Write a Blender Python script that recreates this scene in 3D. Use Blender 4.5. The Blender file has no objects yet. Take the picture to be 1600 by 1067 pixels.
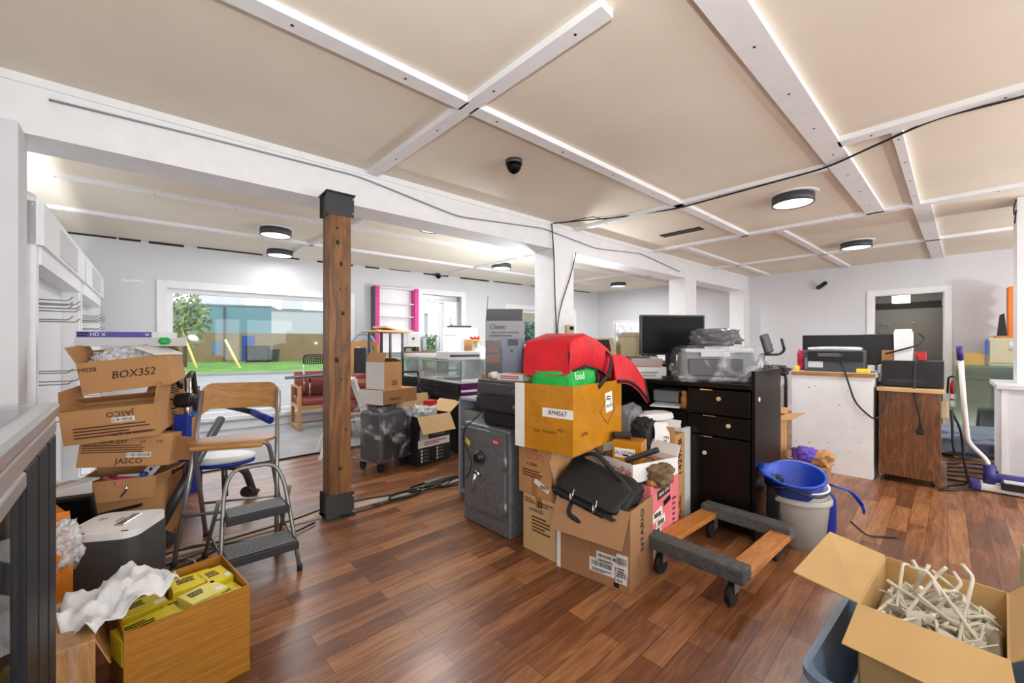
import bpy, bmesh, math, random
from mathutils import Vector, Matrix, Euler, noise
random.seed(4)
C = bpy.context.scene.collection
S = bpy.context.scene
PI = math.pi
def rad(a): return math.radians(a)

# ------------------------------------------------------------------ camera
FPX, CH, TH = 639.0, 1.22, rad(46.8)
cd = bpy.data.cameras.new('camera'); cam = bpy.data.objects.new('camera', cd); C.objects.link(cam)
cd.sensor_width = 36.0; cd.lens = FPX / 1600 * 36.0; cd.shift_y = 6.5 / 1600; cd.clip_start = .03; cd.clip_end = 400
cam.location = (0, 0, CH); cam.rotation_euler = (PI / 2, 0, TH - PI / 2)
S.camera = cam
# ------------------------------------------------------------------ world, exposure
w = bpy.data.worlds.new('overcast_sky'); S.world = w; w.use_nodes = True
nt = w.node_tree; bg = nt.nodes['Background']
tc = nt.nodes.new('ShaderNodeTexCoord'); sp = nt.nodes.new('ShaderNodeSeparateXYZ'); rp = nt.nodes.new('ShaderNodeValToRGB')
nt.links.new(tc.outputs['Generated'], sp.inputs[0]); nt.links.new(sp.outputs[2], rp.inputs[0]); nt.links.new(rp.outputs[0], bg.inputs[0])
rp.color_ramp.elements[0].color = (.95, .97, 1, 1); rp.color_ramp.elements[1].color = (.78, .87, 1, 1)
bg.inputs[1].default_value = 2.4
S.view_settings.view_transform = 'Standard'; S.view_settings.look = 'None'
S.view_settings.exposure = 0.18; S.view_settings.gamma = 1.0; S.view_settings.use_curve_mapping = False
LAMP_W = 19.0
# unseen fill panels added behind the camera to brighten the near room
def add_rear_fill(loc, rot, sx, sy, e):
    l = bpy.data.lights.new('rear_fill', 'AREA'); l.shape = 'RECTANGLE'; l.size = sx; l.size_y = sy; l.energy = e; l.color = (.93, .975, 1)
    o = bpy.data.objects.new('rear_fill', l); C.objects.link(o); o.location = loc; o.rotation_euler = rot
add_rear_fill((1.2, -4.96, 1.45), (rad(90), 0, 0), 2.6, 1.6, 75)
add_rear_fill((5.2, -4.96, 1.45), (rad(90), 0, 0), 2.6, 1.6, 75)

# unseen fill lights added to brighten the ceilings: three near side, two front room
def add_ceiling_fill(loc, aim, e, size=.25):
    l = bpy.data.lights.new('ceiling_fill', 'AREA'); l.shape = 'DISK'; l.size = size; l.energy = e; l.color = (.93, .975, 1)
    o = bpy.data.objects.new('ceiling_fill', l); C.objects.link(o); o.location = loc; o.rotation_euler = Vector(aim).to_track_quat('-Z', 'Y').to_euler()
add_ceiling_fill((-.25, -.5, 1.45), (.55, .5, 1), 52)
add_ceiling_fill((3.2, -2.2, 1.3), (.3, .1, 1), 40)
add_ceiling_fill((6.6, -2.6, 1.25), (.2, .25, 1), 52)
add_ceiling_fill((-.93, 4.5, 1.15), (.5, .12, 1), 34)
add_ceiling_fill((4.25, 3.68, 1.3), (-.25, .45, 1), 42)

# ------------------------------------------------------------------ where things stand (read off the photograph)
FW = Vector((math.cos(TH), math.sin(TH), 0)); RT = Vector((math.sin(TH), -math.cos(TH), 0)); UP = Vector((0, 0, 1))
RZ0 = TH - PI / 2
def at(x, y, d): return Vector((0, 0, CH)) + d * (FW + (x - 800) / FPX * RT + (540 - y) / FPX * UP)
def G(x, y, z=0.0): return at(x, y, (CH - z) * FPX / (y - 540))
def px(n, d): return n * d / FPX

# ------------------------------------------------------------------ materials
def lin(c): return tuple(((v / 255) / 12.92 if v / 255 <= .04045 else ((v / 255 + .055) / 1.055) ** 2.4) for v in c) + (1,)
MATS = {}
def mat(name, col, rough=.5, metal=0.0, bump=0.0, bs=40.0, var=0.0, vs=6.0, st=(1, 1, 1), emit=0.0, spec=.5, coat=0.0):
    m = bpy.data.materials.new(name); m.use_nodes = True; n = m.node_tree; b = n.nodes['Principled BSDF']
    b.inputs['Base Color'].default_value = lin(col); b.inputs['Roughness'].default_value = rough; b.inputs['Metallic'].default_value = metal
    b.inputs['Specular IOR Level'].default_value = spec; b.inputs['Coat Weight'].default_value = coat
    t = n.nodes.new('ShaderNodeTexCoord'); mp = n.nodes.new('ShaderNodeMapping'); mp.inputs['Scale'].default_value = st
    n.links.new(t.outputs['Object'], mp.inputs[0])
    if var:
        z = n.nodes.new('ShaderNodeTexNoise'); z.inputs['Scale'].default_value = vs; z.inputs['Detail'].default_value = 5
        r = n.nodes.new('ShaderNodeValToRGB'); c = lin(col)
        r.color_ramp.elements[0].position = .3; r.color_ramp.elements[1].position = .7
        r.color_ramp.elements[0].color = tuple(v * (1 - var) for v in c[:3]) + (1,); r.color_ramp.elements[1].color = tuple(min(1, v * (1 + var)) for v in c[:3]) + (1,)
        n.links.new(mp.outputs[0], z.inputs[0]); n.links.new(z.outputs[0], r.inputs[0]); n.links.new(r.outputs[0], b.inputs['Base Color'])
    if bump:
        z = n.nodes.new('ShaderNodeTexNoise'); z.inputs['Scale'].default_value = bs; z.inputs['Detail'].default_value = 4
        u = n.nodes.new('ShaderNodeBump'); u.inputs['Strength'].default_value = bump; u.inputs['Distance'].default_value = .02
        n.links.new(mp.outputs[0], z.inputs[0]); n.links.new(z.outputs[0], u.inputs['Height']); n.links.new(u.outputs[0], b.inputs['Normal'])
    if emit:
        b.inputs['Emission Color'].default_value = lin(col); b.inputs['Emission Strength'].default_value = emit
    MATS[name] = m; return m
def film(name, col, fac, rough=.12, bump=.6, bs=25, lo=.35, hi=.7):
    m = bpy.data.materials.new(name); m.use_nodes = True; n = m.node_tree; b = n.nodes['Principled BSDF']; out = n.nodes['Material Output']
    b.inputs['Base Color'].default_value = lin(col); b.inputs['Roughness'].default_value = rough
    tr = n.nodes.new('ShaderNodeBsdfTransparent'); mx = n.nodes.new('ShaderNodeMixShader'); mx.inputs[0].default_value = fac
    if bump:
        t = n.nodes.new('ShaderNodeTexCoord'); z = n.nodes.new('ShaderNodeTexNoise'); z.inputs['Scale'].default_value = bs; z.inputs['Distortion'].default_value = 1.5
        u = n.nodes.new('ShaderNodeBump'); u.inputs['Strength'].default_value = bump; u.inputs['Distance'].default_value = .03
        r = n.nodes.new('ShaderNodeMapRange'); r.inputs[1].default_value = lo; r.inputs[2].default_value = hi; r.inputs[3].default_value = max(0, fac - .2); r.inputs[4].default_value = min(1, fac + .35)
        n.links.new(t.outputs['Object'], z.inputs[0]); n.links.new(z.outputs[0], u.inputs['Height']); n.links.new(u.outputs[0], b.inputs['Normal'])
        n.links.new(z.outputs[0], r.inputs[0]); n.links.new(r.outputs[0], mx.inputs[0])
    n.links.new(tr.outputs[0], mx.inputs[1]); n.links.new(b.outputs[0], mx.inputs[2]); n.links.new(mx.outputs[0], out.inputs[0])
    MATS[name] = m; return m
def glass(name, tint, fac):
    m = bpy.data.materials.new(name); m.use_nodes = True; n = m.node_tree; out = n.nodes['Material Output']; n.nodes.remove(n.nodes['Principled BSDF'])
    tr = n.nodes.new('ShaderNodeBsdfTransparent'); tr.inputs[0].default_value = lin(tint); g = n.nodes.new('ShaderNodeBsdfGlossy'); g.inputs['Roughness'].default_value = .03
    mx = n.nodes.new('ShaderNodeMixShader'); lw = n.nodes.new('ShaderNodeFresnel'); lw.inputs[0].default_value = 1.45
    ad = n.nodes.new('ShaderNodeMath'); ad.operation = 'MULTIPLY_ADD'; ad.inputs[1].default_value = .5 if fac > .05 else .04; ad.inputs[2].default_value = fac
    n.links.new(lw.outputs[0], ad.inputs[0]); n.links.new(ad.outputs[0], mx.inputs[0])
    n.links.new(tr.outputs[0], mx.inputs[1]); n.links.new(g.outputs[0], mx.inputs[2]); n.links.new(mx.outputs[0], out.inputs[0])
    MATS[name] = m; return m
def ncol(n, b, pairs):
    pass
def wood(name, c1, c2, rough=.4, scale=(1.2, 14, 14), dist=2.0, knots=False):
    m = mat(name, c1, rough); n = m.node_tree; b = n.nodes['Principled BSDF']
    t = n.nodes.new('ShaderNodeTexCoord'); mp = n.nodes.new('ShaderNodeMapping'); mp.inputs['Scale'].default_value = scale
    z = n.nodes.new('ShaderNodeTexNoise'); z.inputs['Scale'].default_value = 2.2; z.inputs['Detail'].default_value = 6; z.inputs['Distortion'].default_value = dist
    r = n.nodes.new('ShaderNodeValToRGB'); r.color_ramp.elements[0].position = .33; r.color_ramp.elements[1].position = .68
    r.color_ramp.elements[0].color = lin(c1); r.color_ramp.elements[1].color = lin(c2)
    n.links.new(t.outputs['Object'], mp.inputs[0]); n.links.new(mp.outputs[0], z.inputs[0]); n.links.new(z.outputs[0], r.inputs[0])
    n.links.new(r.outputs[0], b.inputs['Base Color']); return m

def floor_mat():
    m = mat('laminate_floor', (110, 62, 42), .27); n = m.node_tree; b = n.nodes['Principled BSDF']
    t = n.nodes.new('ShaderNodeTexCoord')
    br = n.nodes.new('ShaderNodeTexBrick'); br.offset = .37; br.offset_frequency = 2
    for k, v in (('Scale', 1.0), ('Mortar Size', .0012), ('Bias', 0.0), ('Brick Width', .56), ('Row Height', .092)): br.inputs[k].default_value = v
    br.inputs['Color1'].default_value = (0, 0, 0, 1); br.inputs['Color2'].default_value = (1, 1, 1, 1); br.inputs['Mortar'].default_value = (0, 0, 0, 1)
    n.links.new(t.outputs['Object'], br.inputs[0])
    mp = n.nodes.new('ShaderNodeMapping'); mp.inputs['Scale'].default_value = (1.3, 13, 1)
    z = n.nodes.new('ShaderNodeTexNoise'); z.inputs['Scale'].default_value = 2.4; z.inputs['Detail'].default_value = 9; z.inputs['Roughness'].default_value = .62; z.inputs['Distortion'].default_value = 1.1
    n.links.new(t.outputs['Object'], mp.inputs[0]); n.links.new(mp.outputs[0], z.inputs[0])
    a = n.nodes.new('ShaderNodeMath'); a.operation = 'MULTIPLY_ADD'; a.inputs[1].default_value = .3
    s2 = n.nodes.new('ShaderNodeMath'); s2.operation = 'MULTIPLY'; s2.inputs[1].default_value = .78
    n.links.new(z.outputs[0], s2.inputs[0]); n.links.new(br.outputs['Color'], a.inputs[0]); n.links.new(s2.outputs[0], a.inputs[2])
    r = n.nodes.new('ShaderNodeValToRGB'); e = r.color_ramp.elements
    e[0].position = .26; e[0].color = lin((78, 46, 28)); e[1].position = .8; e[1].color = lin((176, 122, 80)); q = e.new(.5); q.color = lin((120, 74, 46))
    n.links.new(a.outputs[0], r.inputs[0])
    mm = n.nodes.new('ShaderNodeMix'); mm.data_type = 'RGBA'; n.links.new(br.outputs['Fac'], mm.inputs[0]); n.links.new(r.outputs[0], mm.inputs[6]); mm.inputs[7].default_value = lin((40, 24, 16))
    n.links.new(mm.outputs[2], b.inputs['Base Color'])
    z2 = n.nodes.new('ShaderNodeTexNoise'); z2.inputs['Scale'].default_value = 3; z2.inputs['Detail'].default_value = 5
    mr = n.nodes.new('ShaderNodeMapRange'); mr.inputs[3].default_value = .24; mr.inputs[4].default_value = .4
    n.links.new(t.outputs['Object'], z2.inputs[0]); n.links.new(z2.outputs[0], mr.inputs[0]); n.links.new(mr.outputs[0], b.inputs['Roughness'])
    return m
def ceiling_mat():
    m = mat('painted_plywood', (232, 220, 198), .8); n = m.node_tree; b = n.nodes['Principled BSDF']
    t = n.nodes.new('ShaderNodeTexCoord'); v = n.nodes.new('ShaderNodeTexVoronoi'); v.inputs['Scale'].default_value = 3.2
    r = n.nodes.new('ShaderNodeValToRGB'); r.color_ramp.elements[0].position = .012; r.color_ramp.elements[1].position = .02
    r.color_ramp.elements[0].color = lin((90, 82, 70)); r.color_ramp.elements[1].color = (1, 1, 1, 1)
    z = n.nodes.new('ShaderNodeTexNoise'); z.inputs['Scale'].default_value = .8; z.inputs['Detail'].default_value = 6
    r2 = n.nodes.new('ShaderNodeValToRGB'); r2.color_ramp.elements[0].position = .35; r2.color_ramp.elements[1].position = .65
    r2.color_ramp.elements[0].color = lin((230, 220, 202)); r2.color_ramp.elements[1].color = lin((240, 231, 215))
    mm = n.nodes.new('ShaderNodeMix'); mm.data_type = 'RGBA'; mm.blend_type = 'MULTIPLY'; mm.inputs[0].default_value = .8
    n.links.new(t.outputs['Object'], v.inputs[0]); n.links.new(t.outputs['Object'], z.inputs[0]); n.links.new(v.outputs['Distance'], r.inputs[0]); n.links.new(z.outputs[0], r2.inputs[0])
    n.links.new(r2.outputs[0], mm.inputs[6]); n.links.new(r.outputs[0], mm.inputs[7]); n.links.new(mm.outputs[2], b.inputs['Base Color'])
    return m
def peg_mat():
    m = mat('pegboard', (120, 120, 122), .7); n = m.node_tree; b = n.nodes['Principled BSDF']
    t = n.nodes.new('ShaderNodeTexCoord'); br = n.nodes.new('ShaderNodeTexVoronoi'); br.inputs['Scale'].default_value = 24; br.inputs['Randomness'].default_value = 0
    r = n.nodes.new('ShaderNodeValToRGB'); r.color_ramp.elements[0].position = .2; r.color_ramp.elements[1].position = .26
    r.color_ramp.elements[0].color = lin((60, 60, 62)); r.color_ramp.elements[1].color = lin((150, 150, 152))
    n.links.new(t.outputs['Object'], br.inputs[0]); n.links.new(br.outputs['Distance'], r.inputs[0]); n.links.new(r.outputs[0], b.inputs['Base Color']); return m

FLOOR = floor_mat(); CEIL = ceiling_mat(); PEG = peg_mat()
WALL = mat('white_wall_paint', (217, 217, 221), .75, bump=.08, bs=30, var=.02, vs=1.2)
TRIM = mat('white_trim_paint', (238, 238, 240), .55, var=.03, vs=9)
CARPET = mat('grey_carpet', (176, 174, 174), .95, bump=.5, bs=180, var=.12, vs=3)
CARD = mat('cardboard', (184, 136, 88), .8, var=.06, vs=3, bump=.05, bs=20)
CARDD = mat('dark_cardboard', (160, 112, 70), .8, var=.08, vs=3)
CARDL = mat('pale_cardboard', (205, 170, 122), .8, var=.08, vs=3)
CARDW = mat('white_cardboard', (225, 224, 222), .7, var=.05, vs=4)
CARDK = mat('black_printed_card', (34, 34, 36), .45)
TAPED = mat('taped_yellow_cardboard', (192, 128, 28), .24, bump=.6, bs=10, var=.12, vs=5)
TAPEDB = mat('taped_brown_cardboard', (176, 130, 84), .3, bump=.6, bs=12, var=.2, vs=6, st=(3, 1, 1))
TAPEDO = mat('taped_orange_cardboard', (206, 124, 44), .3, bump=.8, bs=14, var=.2, vs=7)
GOLD = mat('yellow_brown_cardboard', (160, 106, 26), .38, bump=.2, bs=6, var=.1, vs=3, st=(1, 1, 6))
TAPE = mat('packing_tape', (170, 120, 70), .2)
PINK = mat('pink_cardboard', (226, 120, 128), .7, var=.04)
INK = mat('black_print', (28, 24, 22), .7); INKR = mat('red_print', (190, 40, 40), .7); INKB = mat('brown_print', (92, 50, 32), .7); INKW = mat('white_print', (240, 240, 240), .6)
PAPER = mat('white_paper_label', (238, 238, 236), .6)
BLACK = mat('black_plastic', (22, 22, 24), .4); BLACKM = mat('black_painted_metal', (30, 30, 33), .35, metal=.2)
BLKWOOD = mat('black_laminate', (11, 10, 11), .28, var=.2, vs=4, spec=.3)
DGREY = mat('dark_grey_plastic', (68, 68, 72), .45); GREY = mat('grey_plastic', (132, 134, 138), .5); LGREY = mat('light_grey_plastic', (205, 206, 208), .45)
WHITE = mat('white_plastic', (238, 238, 238), .4); BEIGE = mat('beige_plastic', (202, 186, 146), .5)
STEEL = mat('grey_steel_tube', (150, 150, 150), .35, metal=.7); CHROME = mat('chrome', (215, 215, 218), .12, metal=1); ALU = mat('brushed_aluminium', (206, 207, 210), .28, metal=.85)
SAFE = mat('grey_hammered_paint', (112, 115, 121), .38, metal=.3, bump=.15, bs=160, var=.2, vs=40)
BLUE = mat('blue_plastic', (24, 70, 190), .35); BLUED = mat('dark_blue_vinyl', (22, 48, 150), .4); PURPLE = mat('purple_panel', (88, 24, 96), .35); NAVY = mat('navy_plastic', (56, 50, 128), .4)
RED = mat('red_fabric', (205, 18, 34), .6, bump=.5, bs=14, var=.15, vs=9); REDP = mat('red_plastic', (200, 24, 30), .35); MAROON = mat('maroon_vinyl', (142, 66, 60), .5, var=.08)
GREEN = mat('green_fabric', (20, 170, 66), .6, bump=.6, bs=12); YELLOW = mat('yellow_carton', (228, 206, 36), .5, var=.05); YELLOWP = mat('yellow_plastic', (240, 206, 40), .4); ORANGE = mat('orange_plastic', (232, 120, 30), .5)
MAGENTA = mat('magenta_paint', (214, 40, 140), .45)
TARP = mat('blue_grey_tarp', (112, 124, 142), .55, bump=.5, bs=8); MGREY = mat('grey_polythene', (92, 93, 96), .3, bump=.8, bs=12)
PINE = wood('post_pine', (92, 58, 26), (150, 100, 50), .5, (9, 9, .9), 1.5); OAK = wood('oak_veneer', (150, 98, 50), (186, 134, 76), .4)
BIRCH = wood('bent_plywood', (158, 108, 56), (186, 136, 80), .4, (2, 14, 14)); CABW = wood('walnut_print', (84, 50, 28), (134, 86, 50), .4, (11, 11, 1.2), 3.0)
DOLLYW = wood('dolly_wood', (170, 104, 44), (200, 134, 66), .45, (2, 12, 12)); FELT = mat('grey_carpet_pad', (92, 92, 92), .95, bump=.8, bs=120, var=.2, vs=30)
RUBBER = mat('black_rubber', (18, 18, 18), .7); CORD = mat('black_cord', (24, 24, 24), .5); CORDG = mat('grey_cord', (150, 150, 152), .5)
FILM = film('clear_plastic_film', (238, 240, 244), .24, .1, .3, 4.5, .5, .72); FILMW = film('milky_plastic_film', (236, 238, 240), .62, .25); CLEARTUB = film('translucent_tub', (206, 202, 192), .6, .3, 0)
PANE = glass('window_glass', (248, 250, 250), .01); SHOW = glass('showcase_glass', (250, 253, 252), .06); SHEETG = glass('green_sheet_glass', (226, 240, 235), .1)
IVORY = mat('ivory_coated_wire', (214, 208, 190), .4); LEATHER = mat('black_nylon', (20, 20, 22), .65, bump=.2, bs=90)
KNOT = mat('dark_knot', (40, 24, 14), .6); DUST = mat('grey_pipe', (168, 166, 160), .4, metal=.3)
SCREEN = mat('dark_screen', (5, 5, 6), .5, spec=.15); CREAMM = mat('putty_metal', (186, 178, 150), .45)
LITE = mat('lit_diffuser', (255, 252, 245), .4, emit=2.2); PENDL = mat('lit_pendant', (255, 238, 190), .5, emit=2.5)

# ------------------------------------------------------------------ mesh builder
def fillet(pts, r, n=5):
    pts = [Vector(p) for p in pts]; out = [pts[0]]
    for i in range(1, len(pts) - 1):
        a, b, c = pts[i - 1], pts[i], pts[i + 1]; u = (a - b); v = (c - b)
        k = min(r, u.length * .49, v.length * .49); p, q = b + u.normalized() * k, b + v.normalized() * k
        for j in range(n + 1):
            t = j / n; out.append((1 - t) ** 2 * p + 2 * t * (1 - t) * b + t * t * q)
    out.append(pts[-1]); return out
class MB:
    def __init__(s): s.bm = bmesh.new()
    def box(s, c, size, rot=(0, 0, 0), bev=0.0, seg=2):
        m = Matrix.Translation(c) @ Euler(rot).to_matrix().to_4x4() @ Matrix.Diagonal((*size, 1))
        g = bmesh.ops.create_cube(s.bm, size=1, matrix=m)
        if bev:
            ed = list({e for v in g['verts'] for e in v.link_edges}); bmesh.ops.bevel(s.bm, geom=ed, offset=min(bev, min(size) * .45), segments=seg, affect='EDGES', profile=.5)
        return s
    def b2(s, lo, hi, bev=0.0):
        lo, hi = Vector(lo), Vector(hi); return s.box((lo + hi) / 2, [max(abs(v), 1e-4) for v in (hi - lo)], bev=bev)
    def tube(s, pts, r, n=8, closed=False, flat=1.0):
        pts = [Vector(p) for p in pts]; N = len(pts); rings = []; up = None
        for i, p in enumerate(pts):
            a = pts[(i - 1) % N] if (closed or i) else p; b = pts[(i + 1) % N] if (closed or i < N - 1) else p
            t = (b - a).normalized()
            if up is None: up = Vector((0, 0, 1)) if abs(t.z) < .9 else Vector((1, 0, 0))
            x = t.cross(up);
            if x.length < 1e-5: x = t.cross(Vector((0, 1, .1)))
            x.normalize(); y = x.cross(t).normalized(); up = y
            rr = r[i] if isinstance(r, (list, tuple)) else r
            rings.append([s.bm.verts.new(p + x * rr * math.cos(2 * PI * k / n) + y * rr * flat * math.sin(2 * PI * k / n)) for k in range(n)])
        for i in range(N if closed else N - 1):
            A, B = rings[i], rings[(i + 1) % N]
            for k in range(n):
                f = s.bm.faces.new((A[k], A[(k + 1) % n], B[(k + 1) % n], B[k])); f.smooth = True
        if not closed: s.bm.faces.new(rings[0][::-1]); s.bm.faces.new(rings[-1])
        return s
    def bar(s, p, q, r, n=8): return s.tube([p, q], r, n)
    def beam(s, p, q, wd, th, up=(0, 0, 1)):
        p, q = Vector(p), Vector(q); t = (q - p); L = t.length; t.normalize(); x = t.cross(Vector(up))
        if x.length < 1e-4: x = t.cross(Vector((0, 1, 0)))
        x.normalize(); y = x.cross(t); m = Matrix((x, t, y)).transposed().to_4x4(); m = Matrix.Translation((p + q) / 2) @ m @ Matrix.Diagonal((wd, L, th, 1))
        bmesh.ops.create_cube(s.bm, size=1, matrix=m); return s
    def lathe(s, prof, c=(0, 0, 0), n=28, rot=(0, 0, 0), sx=1, sy=1, caps=True):
        R = Euler(rot).to_matrix(); c = Vector(c); rings = []
        for r, z in prof: rings.append([s.bm.verts.new(c + R @ Vector((r * sx * math.cos(2 * PI * k / n), r * sy * math.sin(2 * PI * k / n), z))) for k in range(n)])
        for A, B in zip(rings, rings[1:]):
            for k in range(n):
                f = s.bm.faces.new((A[k], A[(k + 1) % n], B[(k + 1) % n], B[k])); f.smooth = True
        if caps: s.bm.faces.new(rings[0][::-1]); s.bm.faces.new(rings[-1])
        return s
    def cyl(s, c, r, h, n=20, rot=(0, 0, 0)): return s.lathe([(r, 0), (r, h)], c, n, rot)
    def prism(s, poly, t, axis='y', c=(0, 0, 0)):
        # polygon in the xz plane (axis y), xy plane (axis z) or yz plane (axis x), extruded by t about its plane
        def P(u, v, k): return Vector(c) + Vector({'y': (u, k, v), 'z': (u, v, k), 'x': (k, u, v)}[axis])
        A = [s.bm.verts.new(P(u, v, -t / 2)) for u, v in poly]; B = [s.bm.verts.new(P(u, v, t / 2)) for u, v in poly]; n = len(poly)
        s.bm.faces.new(A); s.bm.faces.new(B[::-1])
        for i in range(n): s.bm.faces.new((A[i], B[i], B[(i + 1) % n], A[(i + 1) % n]))
        return s
    def slab(s, q, t):
        q = [Vector(p) for p in q]; nn = (q[1] - q[0]).cross(q[-1] - q[0]).normalized() * t
        A = [s.bm.verts.new(p) for p in q]; B = [s.bm.verts.new(p + nn) for p in q]; n = len(q)
        s.bm.faces.new(A[::-1]); s.bm.faces.new(B)
        for i in range(n): s.bm.faces.new((A[i], A[(i + 1) % n], B[(i + 1) % n], B[i]))
        return s
    def lump(s, c, size, amp=.12, freq=3.0, seed=0, e=.5, rot=(0, 0, 0), sub=4, flat=True, fold=0.0):
        g = bmesh.ops.create_icosphere(s.bm, subdivisions=sub, radius=1); R = Euler(rot).to_matrix(); c = Vector(c); size = Vector(size)
        for v in g['verts']:
            p = v.co.normalized(); o = Vector((seed * 3.1, seed * 1.7, seed))
            k = 1 + amp * noise.noise(p * freq + o) + amp * .5 * noise.noise(p * freq * 2.3 + o)
            if fold: k += fold * (abs(noise.noise(p * freq * 1.4 - o)) - .25)
            q = Vector([math.copysign(abs(a) ** e, a) for a in p]) * k
            q = Vector((q.x * size.x / 2, q.y * size.y / 2, q.z * size.z / 2))
            if flat: q.z = max(q.z, -size.z / 2)
            v.co = c + R @ q
        for v in g['verts']:
            for f in v.link_faces: f.smooth = True
        return s
    def build(s, name, m, parent=None, loc=None, rot=None):
        bmesh.ops.recalc_face_normals(s.bm, faces=s.bm.faces)
        me = bpy.data.meshes.new(name); s.bm.to_mesh(me); s.bm.free(); me.materials.append(m)
        o = bpy.data.objects.new(name, me); C.objects.link(o)
        if parent: o.parent = parent
        if loc is not None: o.location = loc
        if rot is not None: o.rotation_euler = rot
        return o
USED = set()
def tag(o, label, cat, group=None):
    o['label'] = label; o['category'] = cat
    if group: o['group'] = group
    return o
def thing(name, label, cat, loc=(0, 0, 0), rz=0.0, group=None, rx=0.0, ry=0.0):
    o = bpy.data.objects.new(name, None); C.objects.link(o); o.empty_display_size = .1
    o.location = loc; o.rotation_euler = (rx, ry, rz); return tag(o, label, cat, group)
def solo(name, mb, m, label, cat, loc=(0, 0, 0), rz=0.0, group=None, rx=0.0, ry=0.0):
    return tag(mb.build(name, m, None, loc, (rx, ry, rz)), label, cat, group)
def struct(name, mb, m, parent=None):
    o = mb.build(name, m, parent)
    if not parent: o['kind'] = 'structure'
    return o
def copy_tree(o, parent=None):
    c = o.copy(); C.objects.link(c)
    if parent: c.parent = parent
    for ch in list(o.children): copy_tree(ch, c)
    return c
FACE = {'F': (PI / 2, 0, 0), 'R': (PI / 2, 0, PI / 2), 'L': (PI / 2, 0, -PI / 2), 'B': (PI / 2, 0, PI), 'T': (0, 0, 0)}
def txt(parent, s, size, loc, face, m=None, name='printed_text', spin=0.0, align='CENTER', sx=1.0, shear=0.0):
    cu = bpy.data.curves.new('t', 'FONT'); cu.body = s; cu.size = size; cu.align_x = align; cu.align_y = 'CENTER'; cu.extrude = .0004; cu.resolution_u = 2; cu.shear = shear
    t = bpy.data.objects.new('t', cu); C.objects.link(t); bpy.context.view_layer.update()
    me = bpy.data.meshes.new_from_object(t.evaluated_get(bpy.context.evaluated_depsgraph_get())); bpy.data.objects.remove(t)
    me.materials.clear(); me.materials.append(m or INK)
    o = bpy.data.objects.new(name, me); C.objects.link(o); o.parent = parent; o.location = loc
    R = (Euler(FACE[face]).to_matrix() @ Euler((0, 0, spin)).to_matrix()) if isinstance(face, str) else Euler(face).to_matrix() @ Euler((0, 0, spin)).to_matrix()
    o.rotation_euler = R.to_euler(); o.scale = (sx, 1, 1); return o
def decal(parent, face, u, v, wd, ht, off, m, name='paper_label', spin=0.0, lab=None):
    # thin printed sheet lying on a face of a box: off = distance of that face from the parent's origin
    loc = {'F': (u, -off, v), 'B': (-u, off, v), 'L': (-off, -u, v), 'R': (off, u, v), 'T': (u, v, off)}[face]
    b = MB(); b.box((0, 0, 0), (wd, ht, .0012)); R = Euler(FACE[face]).to_matrix() @ Euler((0, 0, spin)).to_matrix()
    o = b.build(name, m, parent, loc, R.to_euler())
    if lab: o['label'] = lab
    return o
def lines(parent, face, u, v, wd, ht, off, m=None, n=4, name='printed_text', bars=False):
    b = MB(); rnd = random.Random(int(u * 1000) + n)
    if bars:
        x = -wd / 2
        while x < wd / 2:
            k = rnd.uniform(.001, .003); b.box((x, 0, 0), (k, ht, .0012)); x += k + rnd.uniform(.0015, .004)
    else:
        for i in range(n):
            L = wd * rnd.uniform(.6, 1); b.box((-wd / 2 + L / 2, ht / 2 - ht * (i + .5) / n, 0), (L, ht / n * .45, .0012))
    loc = {'F': (u, -off, v), 'L': (-off, -u, v), 'R': (off, u, v), 'T': (u, v, off)}[face]
    return b.build(name, m or INK, parent, loc, FACE[face])
def carton(label, loc, rz, size, m=None, flaps=None, group=None, rx=0.0, ry=0.0, name='cardboard_box', cat='box', tape=True, flen=None, closed=False, inner=None):
    m = m or CARD; W, Dp, H = size; t = .005
    e = thing(name, label, cat, loc, rz, group, rx, ry)
    b = MB()
    if closed:
        b.box((0, 0, H / 2), (W, Dp, H), bev=.003)
    else:
        b.b2((-W / 2, -Dp / 2, 0), (W / 2, Dp / 2, t)); b.b2((-W / 2, -Dp / 2, t), (W / 2, -Dp / 2 + t, H)); b.b2((-W / 2, Dp / 2 - t, t), (W / 2, Dp / 2, H))
        b.b2((-W / 2, -Dp / 2 + t, t), (-W / 2 + t, Dp / 2 - t, H)); b.b2((W / 2 - t, -Dp / 2 + t, t), (W / 2, Dp / 2 - t, H))
    b.build('body', m, e)
    L = flen or min(W, Dp) / 2
    for k, a in (flaps or {}).items():
        k0 = k[0]; a = rad(a)
        o = {'F': Vector((0, -1, 0)), 'B': Vector((0, 1, 0)), 'L': Vector((-1, 0, 0)), 'R': Vector((1, 0, 0))}[k0]
        sd = Vector((1, 0, 0)) if k0 in 'FB' else Vector((0, 1, 0)); half = (W if k0 in 'FB' else Dp) / 2 - .002
        h0 = o * ((Dp if k0 in 'FB' else W) / 2) + Vector((0, 0, H)); dr = (UP * math.cos(a) + o * math.sin(a)) * L
        MB().slab([h0 - sd * half, h0 + sd * half, h0 + sd * (half * .97) + dr, h0 - sd * (half * .97) + dr], .004).build('flap', m, e)
    if closed and tape:
        MB().b2((-.025, -Dp / 2, H), (.025, Dp / 2, H + .001)).b2((-.025, -Dp / 2 - .001, H - .06), (.025, -Dp / 2, H)).build('tape', TAPE, e)
    return e
def fitbox(pl, pr, z0=0.0, dep=.3):
    """base of a box whose front bottom edge runs between two seen points: (centre, turn, width)"""
    a, b = G(*pl, z0), G(*pr, z0); v = b - a; rz = math.atan2(v.y, v.x); n = Vector((-math.sin(rz), math.cos(rz), 0))
    return (a + b) / 2 + n * dep / 2, rz, v.length
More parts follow.
